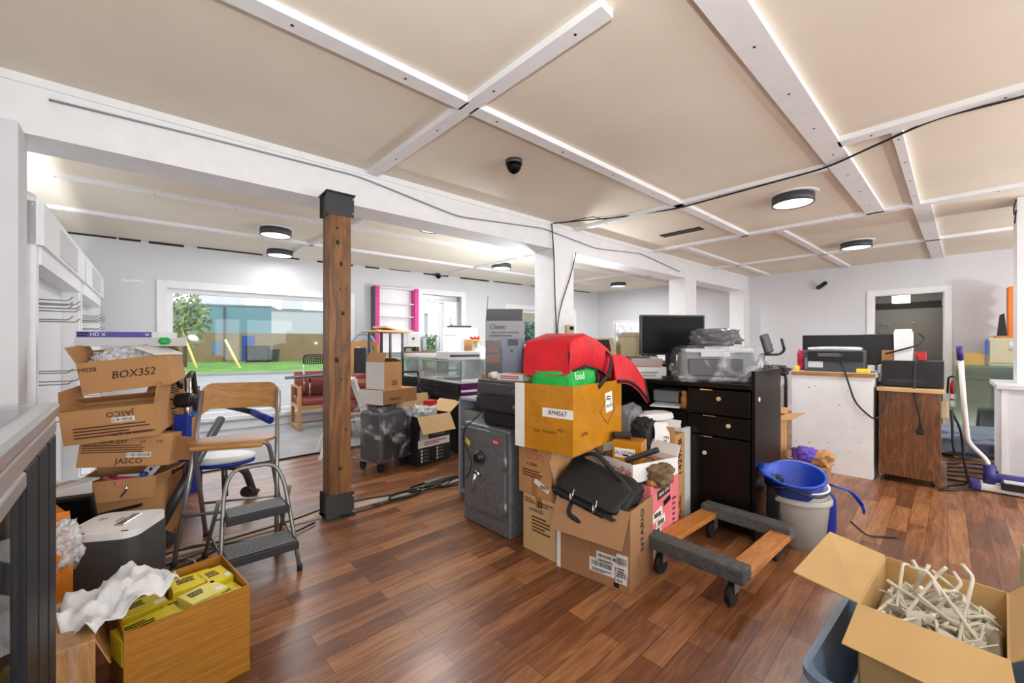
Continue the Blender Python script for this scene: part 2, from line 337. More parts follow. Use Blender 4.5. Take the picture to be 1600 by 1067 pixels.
def back(p, rz, dep): return Vector(p) + Vector((-math.sin(rz), math.cos(rz), 0)) * dep / 2
def cable(label, pts, r=.004, m=None, name='cable', cat='cable', group=None, fr=.1):
    return solo(name, MB().tube(fillet(pts, fr, 4), r, 6), m or CORD, label, cat, group=group)
# ------------------------------------------------------------------ the room
struct('floor', MB().b2((-1.4, -5.1, -.12), (13, 7.6, 0)), FLOOR)
WO = Vector((-1.2, 7.363, 0)); WU = Vector((9.6, -1.01, 0)).normalized(); WN = Vector((-WU.y, WU.x, 0))   # window wall: along it, out of it
WR = math.atan2(WU.y, WU.x)
FO = Vector((9.0, 6.29, 0)); FV = Vector((.17, -6.94, 0)).normalized()
FR = math.atan2(FV.y, FV.x)
def wbox(mb, s0, s1, z0, z1, y0=0.0, y1=.16): return mb.b2((s0, y0, z0), (s1, y1, z1))
def sX(X): return (X + 1.2) / WU.x
def place(o, org, rz): o.location = org; o.rotation_euler = (0, 0, rz); return o
b = MB(); HT = 2.6
ops = [(sX(.38), sX(2.72), .2, 2.0), (sX(4.06), sX(4.9), .05, 2.2), (sX(6.08), sX(8.07), 1.2, 2.03)]
s = 0
for a, c, z0, z1 in ops:
    wbox(b, s, a, 0, HT); wbox(b, a, c, 0, z0); wbox(b, a, c, z1, HT); s = c
wbox(b, s, 10.3, 0, HT)
place(struct('wall_front', b, WALL), WO, WR)
b = MB(); L = 11.4
b.b2((0, 0, 0), (5.44, .12, HT)).b2((6.26, 0, 0), (L, .12, HT)).b2((5.44, 0, 2.06), (6.26, .12, HT))
for q in (2.3, 4.71, 4.8, 7.1): b.b2((q - .003, -.004, 0), (q + .003, .001, HT))
place(struct('wall_right', b, WALL), FO, FR)
struct('wall_left', MB().b2((-1.35, -5.1, 0), (-1.2, 7.6, HT)), WALL)
b = MB().b2((-1.35, -5.15, 0), (-.1, -5, HT)).b2((2.5, -5.15, 0), (3.9, -5, HT)).b2((6.5, -5.15, 0), (9.6, -5, HT)).b2((-.1, -5.15, 0), (2.5, -5, .65)).b2((-.1, -5.15, 2.25), (2.5, -5, HT)).b2((3.9, -5.15, 0), (6.5, -5, .65)).b2((3.9, -5.15, 2.25), (6.5, -5, HT))
struct('wall_back', b, WALL)  # two openings added in this unseen wall to go with the fill panels
struct('wall_stub', MB().b2((-1.2, 3.06, 0), (-.385, 3.3, 2.3), bev=.004), WALL)
struct('ceiling', MB().b2((-1.4, -5.1, HT), (9.35, 7.6, HT + .1)), CEIL)
# beam on the ceiling between the two rooms: clad in boards, slightly out of square
b = MB(); b.b2((-.9, 0, 2.3), (9.45, .28, HT)); b.b2((-.9, -.012, 2.3), (9.45, 0, 2.36)).b2((-.9, -.012, HT - .045), (9.45, 0, HT))
o = struct('ceiling_beam', b, TRIM); o.location = (-.3, 3.215, 0); o.rotation_euler = (0, 0, -.05)
# boxed columns carrying the beam
for nm, X0, X1, Y0, Y1 in (('wall_column', 3.44, 3.79, 2.985, 3.28), ('wall_column', 6.47, 6.88, 2.855, 3.13), ('wall_column', 8.75, 9.1, 2.72, 2.98)):
    struct(nm, MB().b2((X0, Y0, 0), (X1, Y1, 2.31), bev=.004), TRIM)
# ceiling battens
def batten(k, p, q, wd, z=.035):
    b = MB().beam((*p, HT - z / 2), (*q, HT - z / 2), wd, z); n = int((Vector(q) - Vector(p)).length / .6); o = struct('trim_%d' % k, b, TRIM)
    sc = MB(); d = (Vector((*q, 0)) - Vector((*p, 0)))
    for i in range(n + 1): sc.cyl(Vector((*p, HT - z - .0015)) + d * ((i + .3) / (n + 1)), .007, .003, 8)
    sc.build('screw_heads', KNOT, o)
bt = [((-1.2, 1.93), (1.38, 1.86), .09), ((1.44, 1.86), (5.55, 1.7), .085), ((1.41, .94), (1.41, 3.1), .085), ((-1.2, .68), (1.9, .6), .14), ((1.9, .6), (5.55, .5), .14),
      ((3.47, .5), (3.47, -5), .1), ((3.88, .63), (3.84, 2.99), .075), ((5.54, -5), (5.54, 2.92), .085), ((7.5, -5), (7.5, 2.83), .06), ((3.52, .22), (5.5, .2), .05), ((5.58, .17), (9.1, .1), .13),
      ((5.58, 1.36), (9.05, 1.18), .08), ((5.58, 2.5), (9.0, 2.36), .08),
      ((-1.2, 4.93), (8.95, 4.12), .05), ((-1.2, 6.08), (8.98, 5.3), .05), ((1.9, 3.2), (1.75, 7.0), .05), ((4.5, 3.1), (4.35, 6.75), .05), ((6.9, 3.0), (6.9, 6.45), .05)]
for i, (p, q, wd) in enumerate(bt): batten(i + 1, p, q, wd)
# a slot cut in the ceiling and a small patched hatch
struct('trim_19', MB().beam((4.9, 1.97, HT - .004), (4.9, 2.46, HT - .004), .14, .008), KNOT)
struct('trim_20', MB().tube([(3.55, 2.98, HT), (3.62, 2.6, HT), (3.84, 2.55, HT)], .006, 4), KNOT)
# dark gap along the top of the window wall
b = MB(); rnd = random.Random(3)
x = 0
while x < 10: L = rnd.uniform(.2, .9); b.b2((x, -.006, HT - rnd.uniform(.012, .03)), (x + L, 0, HT)); x += L + rnd.uniform(0, .3)
place(struct('trim_21', b, KNOT), WO, WR)
q = WO + WU * sX(.0) ; b = MB(); rnd = random.Random(12)
for i in range(7): b.lathe([(rnd.uniform(.02, .05), -.002), (.01, .0)], (sX(-.05) + i * .03, -.001, 2.06 + rnd.uniform(-.015, .015)), 9, (PI / 2, 0, 0), 1.3, .5)
place(struct('trim_27', b, mat('bare_plaster', (244, 243, 240), .9)), WO, WR)
# grey carpet of the front room with its edge strip
struct('floor_carpet', MB().slab([(-1.2, 4.93, .004), (9.05, 4.72, .004), (9.05, 6.4, .004), (-1.2, 7.4, .004)], .008), CARPET)
struct('trim_22', MB().beam((-1.2, 4.93, .008), (9.05, 4.72, .008), .03, .014), BLACKM)
struct('trim_23', MB().beam((-.39, 3.12, .004), (3.4, 3.02, .004), .1, .008), mat('worn_floor_strip', (170, 150, 130), .6, var=.2))
place(struct('baseboard_front', MB().b2((0, -.02, 0), (sX(4.0), 0, .11)).b2((sX(5), -.02, 0), (10.2, 0, .11)), TRIM), WO, WR)
place(struct('baseboard_right', MB().b2((0, -.015, 0), (5.36, 0, .1)).b2((6.34, -.015, 0), (11, 0, .1)), TRIM), FO, FR)

# windows
def window(k, s0, s1, z0, z1, cas=.1, fr=.06, bars=(), sill=True, door=False):
    b = MB()
    for a0, a1, c0, c1 in ((s0 - cas, s0, z0 - (.0 if sill else cas), z1 + cas), (s1, s1 + cas, z0 - (.0 if sill else cas), z1 + cas), (s0, s1, z1, z1 + cas)): b.b2((a0, -.025, c0), (a1, .0, c1))
    if sill: b.b2((s0 - cas - .03, -.07, z0 - .05), (s1 + cas + .03, .02, z0))
    o = place(struct('window_%d' % k, b, TRIM), WO, WR)
    f = MB()
    for a0, a1, c0, c1 in ((s0, s0 + fr, z0, z1), (s1 - fr, s1, z0, z1), (s0 + fr, s1 - fr, z0, z0 + fr), (s0 + fr, s1 - fr, z1 - fr, z1)): f.b2((a0, .05, c0), (a1, .12, c1))
    for x in bars: f.b2((x - .025, .05, z0), (x + .025, .12, z1))
    fo = f.build('window_frame', ALU if door else TRIM, o); pn = MB().b2((s0 + fr, .08, z0 + fr), (s1 - fr, .088, z1 - fr)).build('pane', PANE, o); return o
window(1, *ops[0])
window(2, *ops[2], bars=(sX(7.3),))
# glazed shop door beside the pink shelf
s0, s1, z0, z1 = ops[1]; b = MB()
for a0, a1, c0, c1 in ((s0 - .1, s0, 0, z1 + .1), (s1, s1 + .1, 0, z1 + .1), (s0, s1, z1, z1 + .1)): b.b2((a0, -.025, c0), (a1, 0, c1))
o = place(struct('door_1', b, TRIM), WO, WR); f = MB()
for a0, a1, c0, c1 in ((s0, s0 + .07, .05, z1), (s1 - .07, s1, .05, z1), (s0, s1, z1 - .1, z1), (s0, s1, .05, .25), (s0 + .44, s0 + .5, .25, z1 - .1)): f.b2((a0, .06, c0), (a1, .12, c1))
f.build('door_frame', ALU, o); MB().b2((s0 + .07, .085, .25), (s1 - .07, .093, z1 - .1)).build('pane', PANE, o)
MB().box((s0 + .3, .03, z1 - .12), (.32, .06, .06), bev=.008).beam((s0 + .4, .03, z1 - .08), (s0 + .7, .02, z1 - .05), .02, .012).build('door_closer', ALU, o)
MB().tube(fillet([(s0 + .62, .06, 1.2), (s0 + .62, .02, 1.2), (s0 + .62, .02, 1.75), (s0 + .62, .06, 1.75)], .03), .014).build('handle', CHROME, o)
# doorway into the store behind
b = MB()
for a0, a1, c0, c1 in ((5.36, 5.44, 0, 2.14), (6.26, 6.34, 0, 2.14), (5.44, 6.26, 2.06, 2.14)): b.b2((a0, -.022, c0), (a1, 0, c1))
b.b2((5.44, 0, 0), (5.455, .12, 2.06)).b2((6.245, 0, 0), (6.26, .12, 2.06)).b2((5.455, 0, 2.045), (6.245, .12, 2.06))
o = place(struct('door_2', b, TRIM), FO, FR)
h_ = MB()
for z in (.3, 1.1, 1.85): h_.b2((6.235, .02, z), (6.245, .06, z + .09))
h_.build('hinge', STEEL, o)
# store room beyond
STORE = mat('store_wall_paint', (150, 150, 154), .8)
struct('wall_store', MB().b2((12.4, -1.6, 0), (12.5, 3, 2.5)).b2((9.3, 2.9, 0), (12.4, 3, 2.5)).b2((9.35, -1.6, 0), (12.4, -1.5, 2.5)), STORE)
struct('ceiling_store', MB().b2((9.3, -1.6, 2.42), (12.5, 3, 2.5)), mat('store_ceiling', (188, 188, 190), .8, var=.1, vs=1))
o = struct('trim_24', MB().b2((12.36, -1.4, .9), (12.4, 2.9, 2.02)), PEG)
struct('trim_25', MB().b2((12.34, -1.4, 2.02), (12.4, 2.9, 2.16)), mat('dark_rail', (58, 56, 54), .7))
b = MB()
for (x, y) in ((1376, 508), (1388, 508), (1408, 505), (1428, 505), (1376, 520), (1412, 520), (1428, 520)):
    r = at(x, y, 1) - Vector((0, 0, CH)); p = Vector((0, 0, CH)) + r * (12.35 / r.x); b.tube([p + Vector((.01, 0, 0)), p + Vector((-.06, 0, 0)), p + Vector((-.06, 0, .02))], .012, 6)
tag(b.build('peg_hook', WHITE), 'white hooks stuck in the grey pegboard beyond the doorway', 'hooks')
bpy.data.objects['peg_hook']['kind'] = 'stuff'
p = at(1408, 470, 8.3); t = thing('pendant_lamp', 'square lit pendant lamp hanging in the store room beyond the doorway', 'lamp', (p.x, p.y, 2.42))
MB().cyl((0, 0, -.03), .07, .03).build('canopy', WHITE, t); MB().cyl((0, 0, -.16), .008, .13, 8).build('rod', STEEL, t)
MB().prism([(-.14, 0), (.14, 0), (.12, .17), (-.12, .17)], .26, 'y', (0, 0, -.33)).build('shade', PENDL, t)
l = bpy.data.lights.new('store_light', 'POINT'); l.energy = 14; l.shadow_soft_size = .12; l.color = (1, .93, .8); lo = bpy.data.objects.new('store_light', l); C.objects.link(lo); lo.location = (p.x, p.y, 2.0)

# ------------------------------------------------------------------ outside
GR = -.22
struct('ground', MB().b2((-80, 7.8, GR - .1), (120, 140, GR)), mat('asphalt_road', (146, 142, 138), .9, var=.1, vs=.6, bump=.2, bs=6))
def Go(x, y): return G(x, y, GR)
a, c = Go(200, 590), Go(520, 586); a2, c2 = Go(200, 566), Go(560, 564)
gr = MB().slab([(a.x - 8, a.y + 2, GR + .02), (c.x + 10, c.y, GR + .02), (c2.x + 20, c2.y, GR + .02), (a2.x - 25, a2.y + 8, GR + .02)], .06)
o = gr.build('grass', mat('lawn_grass', (92, 132, 38), .9, var=.45, vs=.9, bump=.6, bs=20)); o['kind'] = 'structure'
struct('kerb', MB().beam((a.x - 8, a.y + 1.7, GR + .06), (c.x + 10, c.y - .3, GR + .06), .35, .12), mat('kerb_concrete', (150, 148, 145), .9))
# the building across the road
B0, B1 = Go(180, 568), Go(424, 565); bd = (B1 - B0).normalized(); bn = Vector((-bd.y, bd.x, 0)); br = math.atan2(bd.y, bd.x); BL = (B1 - B0).length
t = thing('building', 'long low building across the road, blue and white above brown brick', 'building', B0, br)
dB = (B1 - B0).dot(FW)
zt, zm = 4.9, 2.55
MB().b2((0, 0, 0), (BL + 14, 8, zm)).build('lower_wall', mat('brown_block', (138, 116, 86), .9, var=.08, vs=1), t)
MB().b2((0, .03, zm), (BL, 8, zt)).build('blue_cladding', mat('blue_cladding', (108, 140, 150), .7), t)
MB().b2((BL, .03, zm), (BL + 14, 8, zt - .3)).build('white_cladding', mat('white_cladding', (186, 186, 190), .7), t)
MB().b2((0, -.06, zt), (BL, 8, zt + .12)).b2((BL, -.06, zt - .3), (BL + 14, 8, zt - .18)).build('parapet', GREY, t)
def onb(x):  # distance along the facade of the point seen at column x
    r = at(x, 540, 1) - Vector((0, 0, CH)); A = Matrix(((r.x, -bd.x), (r.y, -bd.y))); q = A.inverted() @ Vector((B0.x, B0.y)); return q[1]
x0, x1 = onb(378), onb(398)
MB().b2((x0, -.06, 0), (x1, 0, 2.3)).build('door', mat('blue_door', (26, 66, 140), .5), t)
MB().b2((onb(332), -.06, .75), (onb(345), 0, 1.75)).build('window', mat('blue_shutter', (80, 112, 146), .5), t)
MB().cyl((onb(351), -.08, .1), .07, zt - .2, 8).build('downpipe', DGREY, t)
for x in (318, 352, 452): MB().b2((onb(x) - .9, 1.5, zt), (onb(x) + .9, 3, zt + 1.3)).build('rooftop_unit', LGREY, t)
p = Go(407, 567); solo('dumpster', MB().b2((-.95, -.6, 0), (.6, .6, 1.35), bev=.05).b2((-.98, -.63, 1.35), (.63, .63, 1.43)), BLACKM, 'black waste container beside the blue door of the building outside', 'bin', p, br)
p = Go(428, 566); solo('wheelie_bin', MB().prism([(-.3, 0), (.3, 0), (.38, 1.05), (-.38, 1.05)], .7, 'y').b2((-.42, -.4, 1.05), (.42, .4, 1.12)), DGREY, 'dark wheeled bin right of the black container outside', 'bin', p, br)
for (x0, y0, x1, y1, lb) in ((308, 577, 284, 514, 'leaning yellow guy-wire guard on the grass near the tree'), (376, 577, 352, 531, 'leaning yellow guy-wire guard on the grass left of the blue door')):
    p = Go(x0, y0); d = (p).dot(FW); q = at(x1, y1, d + 1.0); solo('wire_guard', MB().bar(p, q, .07), mat('pale_yellow_plastic', (226, 204, 120), .6), lb, 'wire guard', group='guy-wire guards')
# tree at the left edge of the window, and hedge and house beyond the far window
def tree(label, base, hgt, rad_, n, col, seed, trunk=True):
    t = thing('tree', label, 'tree', base); rnd = random.Random(seed); b = MB()
    for i in range(n):
        while True:
            q = Vector((rnd.uniform(-1, 1), rnd.uniform(-1, 1), rnd.uniform(-1, 1)))
            if q.length < 1: break
        c = Vector((q.x * rad_, q.y * rad_, hgt * .62 + q.z * hgt * .38)); s_ = rnd.uniform(.12, .26); a = Vector((rnd.gauss(0, 1), rnd.gauss(0, 1), rnd.gauss(0, 1))).normalized(); d = a.orthogonal().normalized(); f = a.cross(d)
        vs = [b.bm.verts.new(c + v) for v in (d * s_, f * s_ * .5, -d * s_, -f * s_ * .5)]; b.bm.faces.new(vs)
    b.build('foliage', col, t)
    if trunk: 
        k = MB().tube([(0, 0, 0), (.05, 0, hgt * .35), (.0, .1, hgt * .8)], [.14, .1, .04], 8)
        for i in range(6): k.tube([(0, 0, hgt * (.3 + .07 * i)), (rnd.uniform(-1, 1) * rad_ * .7, rnd.uniform(-1, 1) * rad_ * .7, hgt * (.55 + .06 * i))], [.05, .015], 5)
        k.build('trunk', mat('bark', (110, 96, 80), .9), t)
    return t
LEAF = mat('leaf_green', (86, 118, 58), .7, var=.3, vs=2); LEAFR = mat('leaf_mixed', (140, 150, 108), .7, var=.35, vs=1.5); LEAFB = mat('leaf_bluish', (82, 114, 98), .7, var=.25, vs=2)
p = Go(290, 572); p = at(288, 572, 26); tree('young tree with green and pinkish leaves outside the big window', (p.x, p.y, GR), 5.2, 1.5, 650, LEAFR, 2)
def away(x, d): p = at(x, 540, d); return Vector((p.x, p.y, GR))
tree('round bluish-green tree outside the far window by the white column', away(846, 24), 2.9, 2.2, 2300, LEAFB, 5)
tree('dark green conifer seen through the glazed shop door', away(711, 40), 3.6, 1.3, 1100, LEAF, 8)
tree('low shrubs beyond the glazed shop door', away(672, 30), 2.2, 3.0, 900, LEAF, 9, False)
t = thing('house', 'house with a brown roof outside the far window', 'house', away(838, 34), 0.5)
MB().b2((-3, -2.5, 0), (6, 2.5, 2.6)).build('wall', mat('house_wall', (214, 206, 192), .8), t)
MB().prism([(-3, 2.5), (3, 2.5), (0, 4.6)], 9.6, 'x', (1.5, 0, 0)).build('roof', mat('brown_shingles', (150, 134, 116), .9, var=.15, vs=9), t)
solo('utility_pole', MB().cyl((0, 0, 0), .14, 9, 10).box((0, 0, 8.2), (2.2, .1, .12)).tube([(-9, 6, 7.2), (0, 0, 7.0), (9, -6, 7.2)], .02, 4), DUST, 'grey utility pole outside the glazed shop door', 'pole', away(690, 30))

# ------------------------------------------------------------------ ceiling lamps
def ceiling_lamp(label, X, Y, r=.165, dark=True, h=.085):
    t = thing('ceiling_lamp', label, 'lamp', (X, Y, HT), group='round ceiling lamps')
    MB().lathe([(r + .03, -.012), (r + .03, 0)], n=32).build('back_plate', WHITE, t)
    MB().lathe([(r, -.012), (r, -h), (r - .012, -h), (r - .012, -.012)], n=40).build('housing', DGREY, t)
    MB().lathe([(r - .013, -h + .006), (r - .013, -.02)], n=40).build('diffuser', LITE, t)
    l = bpy.data.lights.new('lamp_light', 'AREA'); l.shape = 'DISK'; l.size = 2 * r - .04; l.energy = LAMP_W * (.25 if Y > 6 else 1); l.color = (.96, .98, 1)
    lo = bpy.data.objects.new('lamp_light', l); C.objects.link(lo); lo.parent = t; lo.location = (0, 0, -h - .004); return t
for lb, X, Y in (('round drum ceiling lamp over the middle of the near room', 4.44, .97), ('lit round ceiling lamp near the doorway of the far wall', 7.05, .83),
                 ('lit round ceiling lamp left of the wooden post, nearer of two', 1.273, 5.43), ('lit round ceiling lamp left of the wooden post, above the big window', 1.6, 6.6),
                 ('lit round ceiling lamp right of the wooden post, just behind the beam', 2.49, 3.94), ('small lit round ceiling lamp above the glazed shop door', 4.59, 5.15),
                 ('lit round ceiling lamp behind the beam right of the first white column', 5.19, 3.76), ('lit round ceiling lamp beside the second white column', 7.11, 3.69), ('farthest lit round ceiling lamp in the front room corner', 7.83, 4.94)):
    ceiling_lamp(lb, X, Y)
for X, Y in ((.9, -2.2), (4.4, -2.4), (7.1, -2.4)): ceiling_lamp('added unseen drum ceiling lamp behind the viewpoint', X, Y)  # extra lamps added out of view to light the near room
# dome cameras
def dome(label, loc, r=.055):
    t = thing('security_camera', label, 'camera', loc); MB().lathe([(r * 1.15, -.03), (r * 1.15, 0)]).build('base', DGREY, t)
    MB().lathe([(r, -.03), (r * .95, -.055), (r * .7, -.08), (r * .3, -.095), (.002, -.1)]).build('dome', SCREEN, t)
dome('dark dome security camera on the near ceiling panel', (2.098, 2.213, HT))
q = WO + WU * sX(4.35) - WN * .1; dome('small dark dome camera where the front wall meets the ceiling', (q.x, q.y, HT))
q = FO + FV * 4.78; q = Vector((q.x - .02, q.y, 2.28)); t = thing('security_camera', 'small black bullet camera on the far wall left of the doorway', 'camera', q)
MB().cyl((0, 0, 0), .03, .02, 12, (0, -PI / 2, 0)).bar((-.02, 0, 0), (-.07, 0, .02), .009).build('bracket', WHITE, t); MB().bar((-.02, .09, -.02), (-.12, -.04, .05), .035, 12).build('body', BLACK, t)

# wooden post with its steel brackets
P0 = (1.1, 3.02); t = thing('support_post', 'rough pine post with dark steel brackets under the ceiling beam', 'post', (P0[0], P0[1], 0), -.05)
MB().b2((-.075, -.075, .012), (.075, .075, 2.3), bev=.006).build('timber', PINE, t)
k = MB(); rnd = random.Random(9)
for z in (.35, .62, .98, 1.12, 1.45, 1.62, 1.8, 1.95, 2.05): MB().lathe([(.006 + .008 * rnd.random(), 0), (.006, .0015)], (rnd.uniform(-.03, .05), -.0752, z), 12, (PI / 2, 0, 0), 1, 1.5).build('knot', KNOT, t)
for z0, z1, nm in ((0, .17, 'base_bracket'), (2.14, 2.3, 'head_bracket')):
    q = MB().b2((-.095, -.08, z0), (.095, -.076, z1)).b2((-.095, .076, z0), (.095, .08, z1)).b2((-.08, -.076, z0), (-.076, .076, z1)).b2((-.1, -.1, z0 if z0 == 0 else z1 - .008), (.1, .1, z0 + .008 if z0 == 0 else z1))
    o = q.build(nm, mat('dark_steel_plate', (70, 70, 72), .4, metal=.5) if 'dark_steel_plate' not in MATS else MATS['dark_steel_plate'], t)
    for z in (z0 + .03, z1 - .03): MB().cyl((.088, -.08, z), .008, .006, 8, (PI / 2, 0, 0)).build('bolt', CHROME, o)
# cables along the ceiling and beam
cable('black cable stapled across the near ceiling to the beam', [(3.42, 2.98, 2.57), (3.8, 2.4, 2.585), (3.9, 1.8, 2.555), (3.82, .62, 2.555), (3.6, .3, 2.55), (3.5, .05, 2.57), (3.48, -.35, 2.545), (3.4, -.9, 2.58)], .007)
cable('thin grey cable sagging along the face of the ceiling beam', [(-.3, 3.2, 2.5), (.4, 3.17, 2.52), (1.3, 3.12, 2.53), (2.2, 3.06, 2.4), (3.3, 3.02, 2.5), (4.2, 2.97, 2.42), (5.2, 2.92, 2.5), (6.3, 2.87, 2.38)], .006, CORDG)
cable('black cable hanging down the left side of the first white column', [(3.42, 3.0, 2.57), (3.425, 2.97, 2.2), (3.43, 2.96, 1.7), (3.46, 2.965, 1.45), (3.46, 2.965, 1.1)], .007)
cable('black cable looping from the first white column to its foot', [(3.8, 2.96, 2.3), (3.72, 2.965, 2.05), (3.55, 2.965, 1.7), (3.47, 2.955, 1.5), (3.47, 2.955, 1.1)], .006)
q = at(884, 515, 4.75); t = thing('thermostat', 'beige wall thermostat with small dark display on the first white column', 'thermostat', (3.7, 2.985, 1.4))
MB().b2((-.07, -.03, -.055), (.07, 0, .055), bev=.008).build('case', BEIGE, t); MB().b2((-.02, -.032, .0), (.045, -.03, .04)).build('display', SCREEN, t)
# ------------------------------------------------------------------ left: slatwall display bays
def bay(label, p, q, h, name='display_bay'):
    p, q = Vector((*p, 0)), Vector((*q, 0)); v = q - p; L = v.length; rz = math.atan2(v.y, v.x)     # local x runs along the wall, local +y into the wall
    t = thing(name, label, 'shelving', p, rz, group='white slatwall bays')
    D_ = .3
    MB().b2((0, 0, 0), (.07, D_, h)).build('side_panel', TRIM, t); MB().b2((L - .07, 0, 0), (L, D_, h)).build('side_panel', TRIM, t)
    MB().b2((.07, .1, .08), (L - .07, .13, h - .1)).build('back_panel', WALL, t)
    hd = MB().b2((-.0, -.03, h - .24), (L, D_, h)).b2((.07, -.012, h - .34), (L - .07, .1, h - .24)).build('header', TRIM, t)
    MB().b2((L * .28, -.036, h - .22), (L * .72, -.03, h - .04)).build('header_plate', LGREY, hd)
    MB().b2((0, -.05, 0), (L, D_, .08)).build('plinth', TRIM, t)
    for z in (h - .52, h - .55, 1.45, 1.38, 1.05, .98, .75):
        for x in ((.35, .62, .88, 1.1) if z > 1.5 else (.3, .62)):
            MB().tube(fillet([(x, .1, z), (x, -.09, z), (x, -.11, z + .025)], .015, 3), .004, 6).build('hook', STEEL, t)
    return t
bay('nearer white slatwall bay with bare metal hooks on the left wall', (-.372, 3.46), (-.306, 5.2), 2.02)
bay('farther white slatwall bay against the left wall near the window wall', (-.302, 5.24), (-.24, 6.9), 2.02)
p = at(52, 313, 4.3); solo('ceiling_speaker', MB().lathe([(.05, 0), (.11, .05), (.12, .1), (.02, .14)], n=24), WHITE, 'white dome speaker on top of the nearer slatwall bay', 'speaker', (-.52, 3.75, 2.02))

# ------------------------------------------------------------------ glass showcase at the left edge
t = thing('glass_showcase', 'black framed glass showcase with silver top rails at the left edge', 'showcase', (-.134, 1.57, 0), 0)
X1, LN, HH = 0.0, 1.5, 1.08      # local: face at x = 0, far end at y = 0, body towards -x and -y
q = MB()
for y in (-.135, -.285, -.43): q.b2((-.03, y + .004, .02), (0, y + .13, HH - .085), bev=.004)
q.b2((-.045, -.43, .02), (-.028, 0, HH - .08))
q.build('corner_post', mat('showcase_black', (26, 28, 36), .5, spec=.3), t)
MB().b2((-.5, -.04, .02), (-.46, 0, HH - .08)).b2((-.5, -LN, .02), (-.46, -LN + .04, HH - .08)).b2((-.04, -LN, .02), (0, -LN + .04, HH - .08)).build('rear_post', MATS['showcase_black'], t)
MB().b2((-.5, -LN, HH - .04), (.006, .006, HH - .006), bev=.008).b2((-.49, -LN, HH - .085), (.0, 0, HH - .045), bev=.006).build('top_rail', ALU, t)
MB().b2((-.46, -LN + .03, HH - .006), (-.03, -.03, HH)).build('glass_top', SHOW, t)
MB().b2((-.02, -LN, HH - .115), (.002, -.44, HH - .085), bev=.004).build('door_rail', ALU, t)
MB().b2((-.016, -LN + .04, .1), (-.01, -.43, HH - .11)).build('glass_front', SHOW, t)
MB().b2((-.5, -LN, 0), (0, 0, .1)).build('plinth', MATS['showcase_black'], t)
MB().b2((-.46, -LN + .04, .55), (-.05, -.45, .558)).build('glass_shelf', SHOW, t)
solo('carton_stack_item', MB().box((0, 0, .13), (.3, .5, .26), bev=.01), CARDW, 'white carton inside the showcase on its floor', 'box', (-.42, .75, .1)).name = 'white_carton'
solo('yellow_bag', MB().lump((0, 0, .09), (.26, .4, .18), .2, 3, 4, .6), YELLOW, 'crumpled yellow bag on the white carton in the showcase', 'bag', (-.42, .72, .36), 0)

# ------------------------------------------------------------------ foreground carton of yellow boxes
A, B = Vector((-.01, 1.76, 0)), Vector((.335, 1.8, 0)); rz = math.atan2((B - A).y, (B - A).x); W = (B - A).length; dp = .345
c0 = back((A + B) / 2, rz, dp)
carton('open yellow-brown carton filled with small yellow boxes in the left foreground', c0, rz, (W, dp, .32), GOLD, tape=False)
def loc_in(c, rz, x, y, z): return Vector(c) + Vector((x * math.cos(rz) - y * math.sin(rz), x * math.sin(rz) + y * math.cos(rz), z))
YL = [('flat yellow box at the front left of the open carton', -.10, -.09, .215, .17, .11, .08, .15, 0), ('yellow box at the back left of the open carton', -.10, .07, .2, .13, .11, .09, .1, 0),
      ('yellow box in the middle of the open carton', .0, -.02, .2, .1, .13, .08, .05, 0), ('pale yellow box lying topmost in the open carton', .055, -.06, .27, .12, .1, .045, .25, 1),
      ('yellow box at the back of the open carton', .05, .08, .23, .13, .11, .08, -.05, 0), ('yellow box at the right end of the open carton', .12, .045, .235, .08, .13, .08, .1, 0), ('yellow box wrapped in clear film at the front right of the open carton', .125, -.09, .22, .08, .11, .08, .12, 0)]
for lb, x, y, z, bw, bd_, bh, rr, pale in YL:
    e = thing('yellow_box', lb, 'box', loc_in(c0, rz, x, y, z - .01), rz + rr, group='small yellow boxes in the carton')
    MB().box((0, 0, bh / 2), (bw, bd_, bh), bev=.003).build('body', MATS.get('pale_yellow') or mat('pale_yellow', (236, 226, 120), .5) if pale else YELLOW, e)
    lines(e, 'T', -bw * .1, .01, bw * .5, bd_ * .4, bh + .001, INK, 3); decal(e, 'T', bw * .33, -bd_ * .3, bw * .25, bd_ * .22, bh + .0008, PAPER)
    lines(e, 'F', 0, bh * .5, bw * .5, bh * .4, bd_ / 2 + .0008, INK, 2)
b = MB(); rnd = random.Random(6)
for i in range(7): z = .03 + .04 * i; b.box((rnd.uniform(-.02, .02), -dp / 2 - .0008, z), (W * rnd.uniform(.85, .98), .0012, .003), rot=(0, rnd.uniform(-.03, .03), 0))
b.build('tape_edges', TAPE, [o for o in bpy.data.objects if o.get('label', '').startswith('open yellow-brown carton')][0])
solo('filler_paper', MB().box((0, 0, .1), (W - .03, dp - .03, .19)), YELLOW, 'lower layer of yellow boxes at the bottom of the open carton', 'boxes', c0 + Vector((0, 0, .005)), rz)['kind'] = 'stuff'
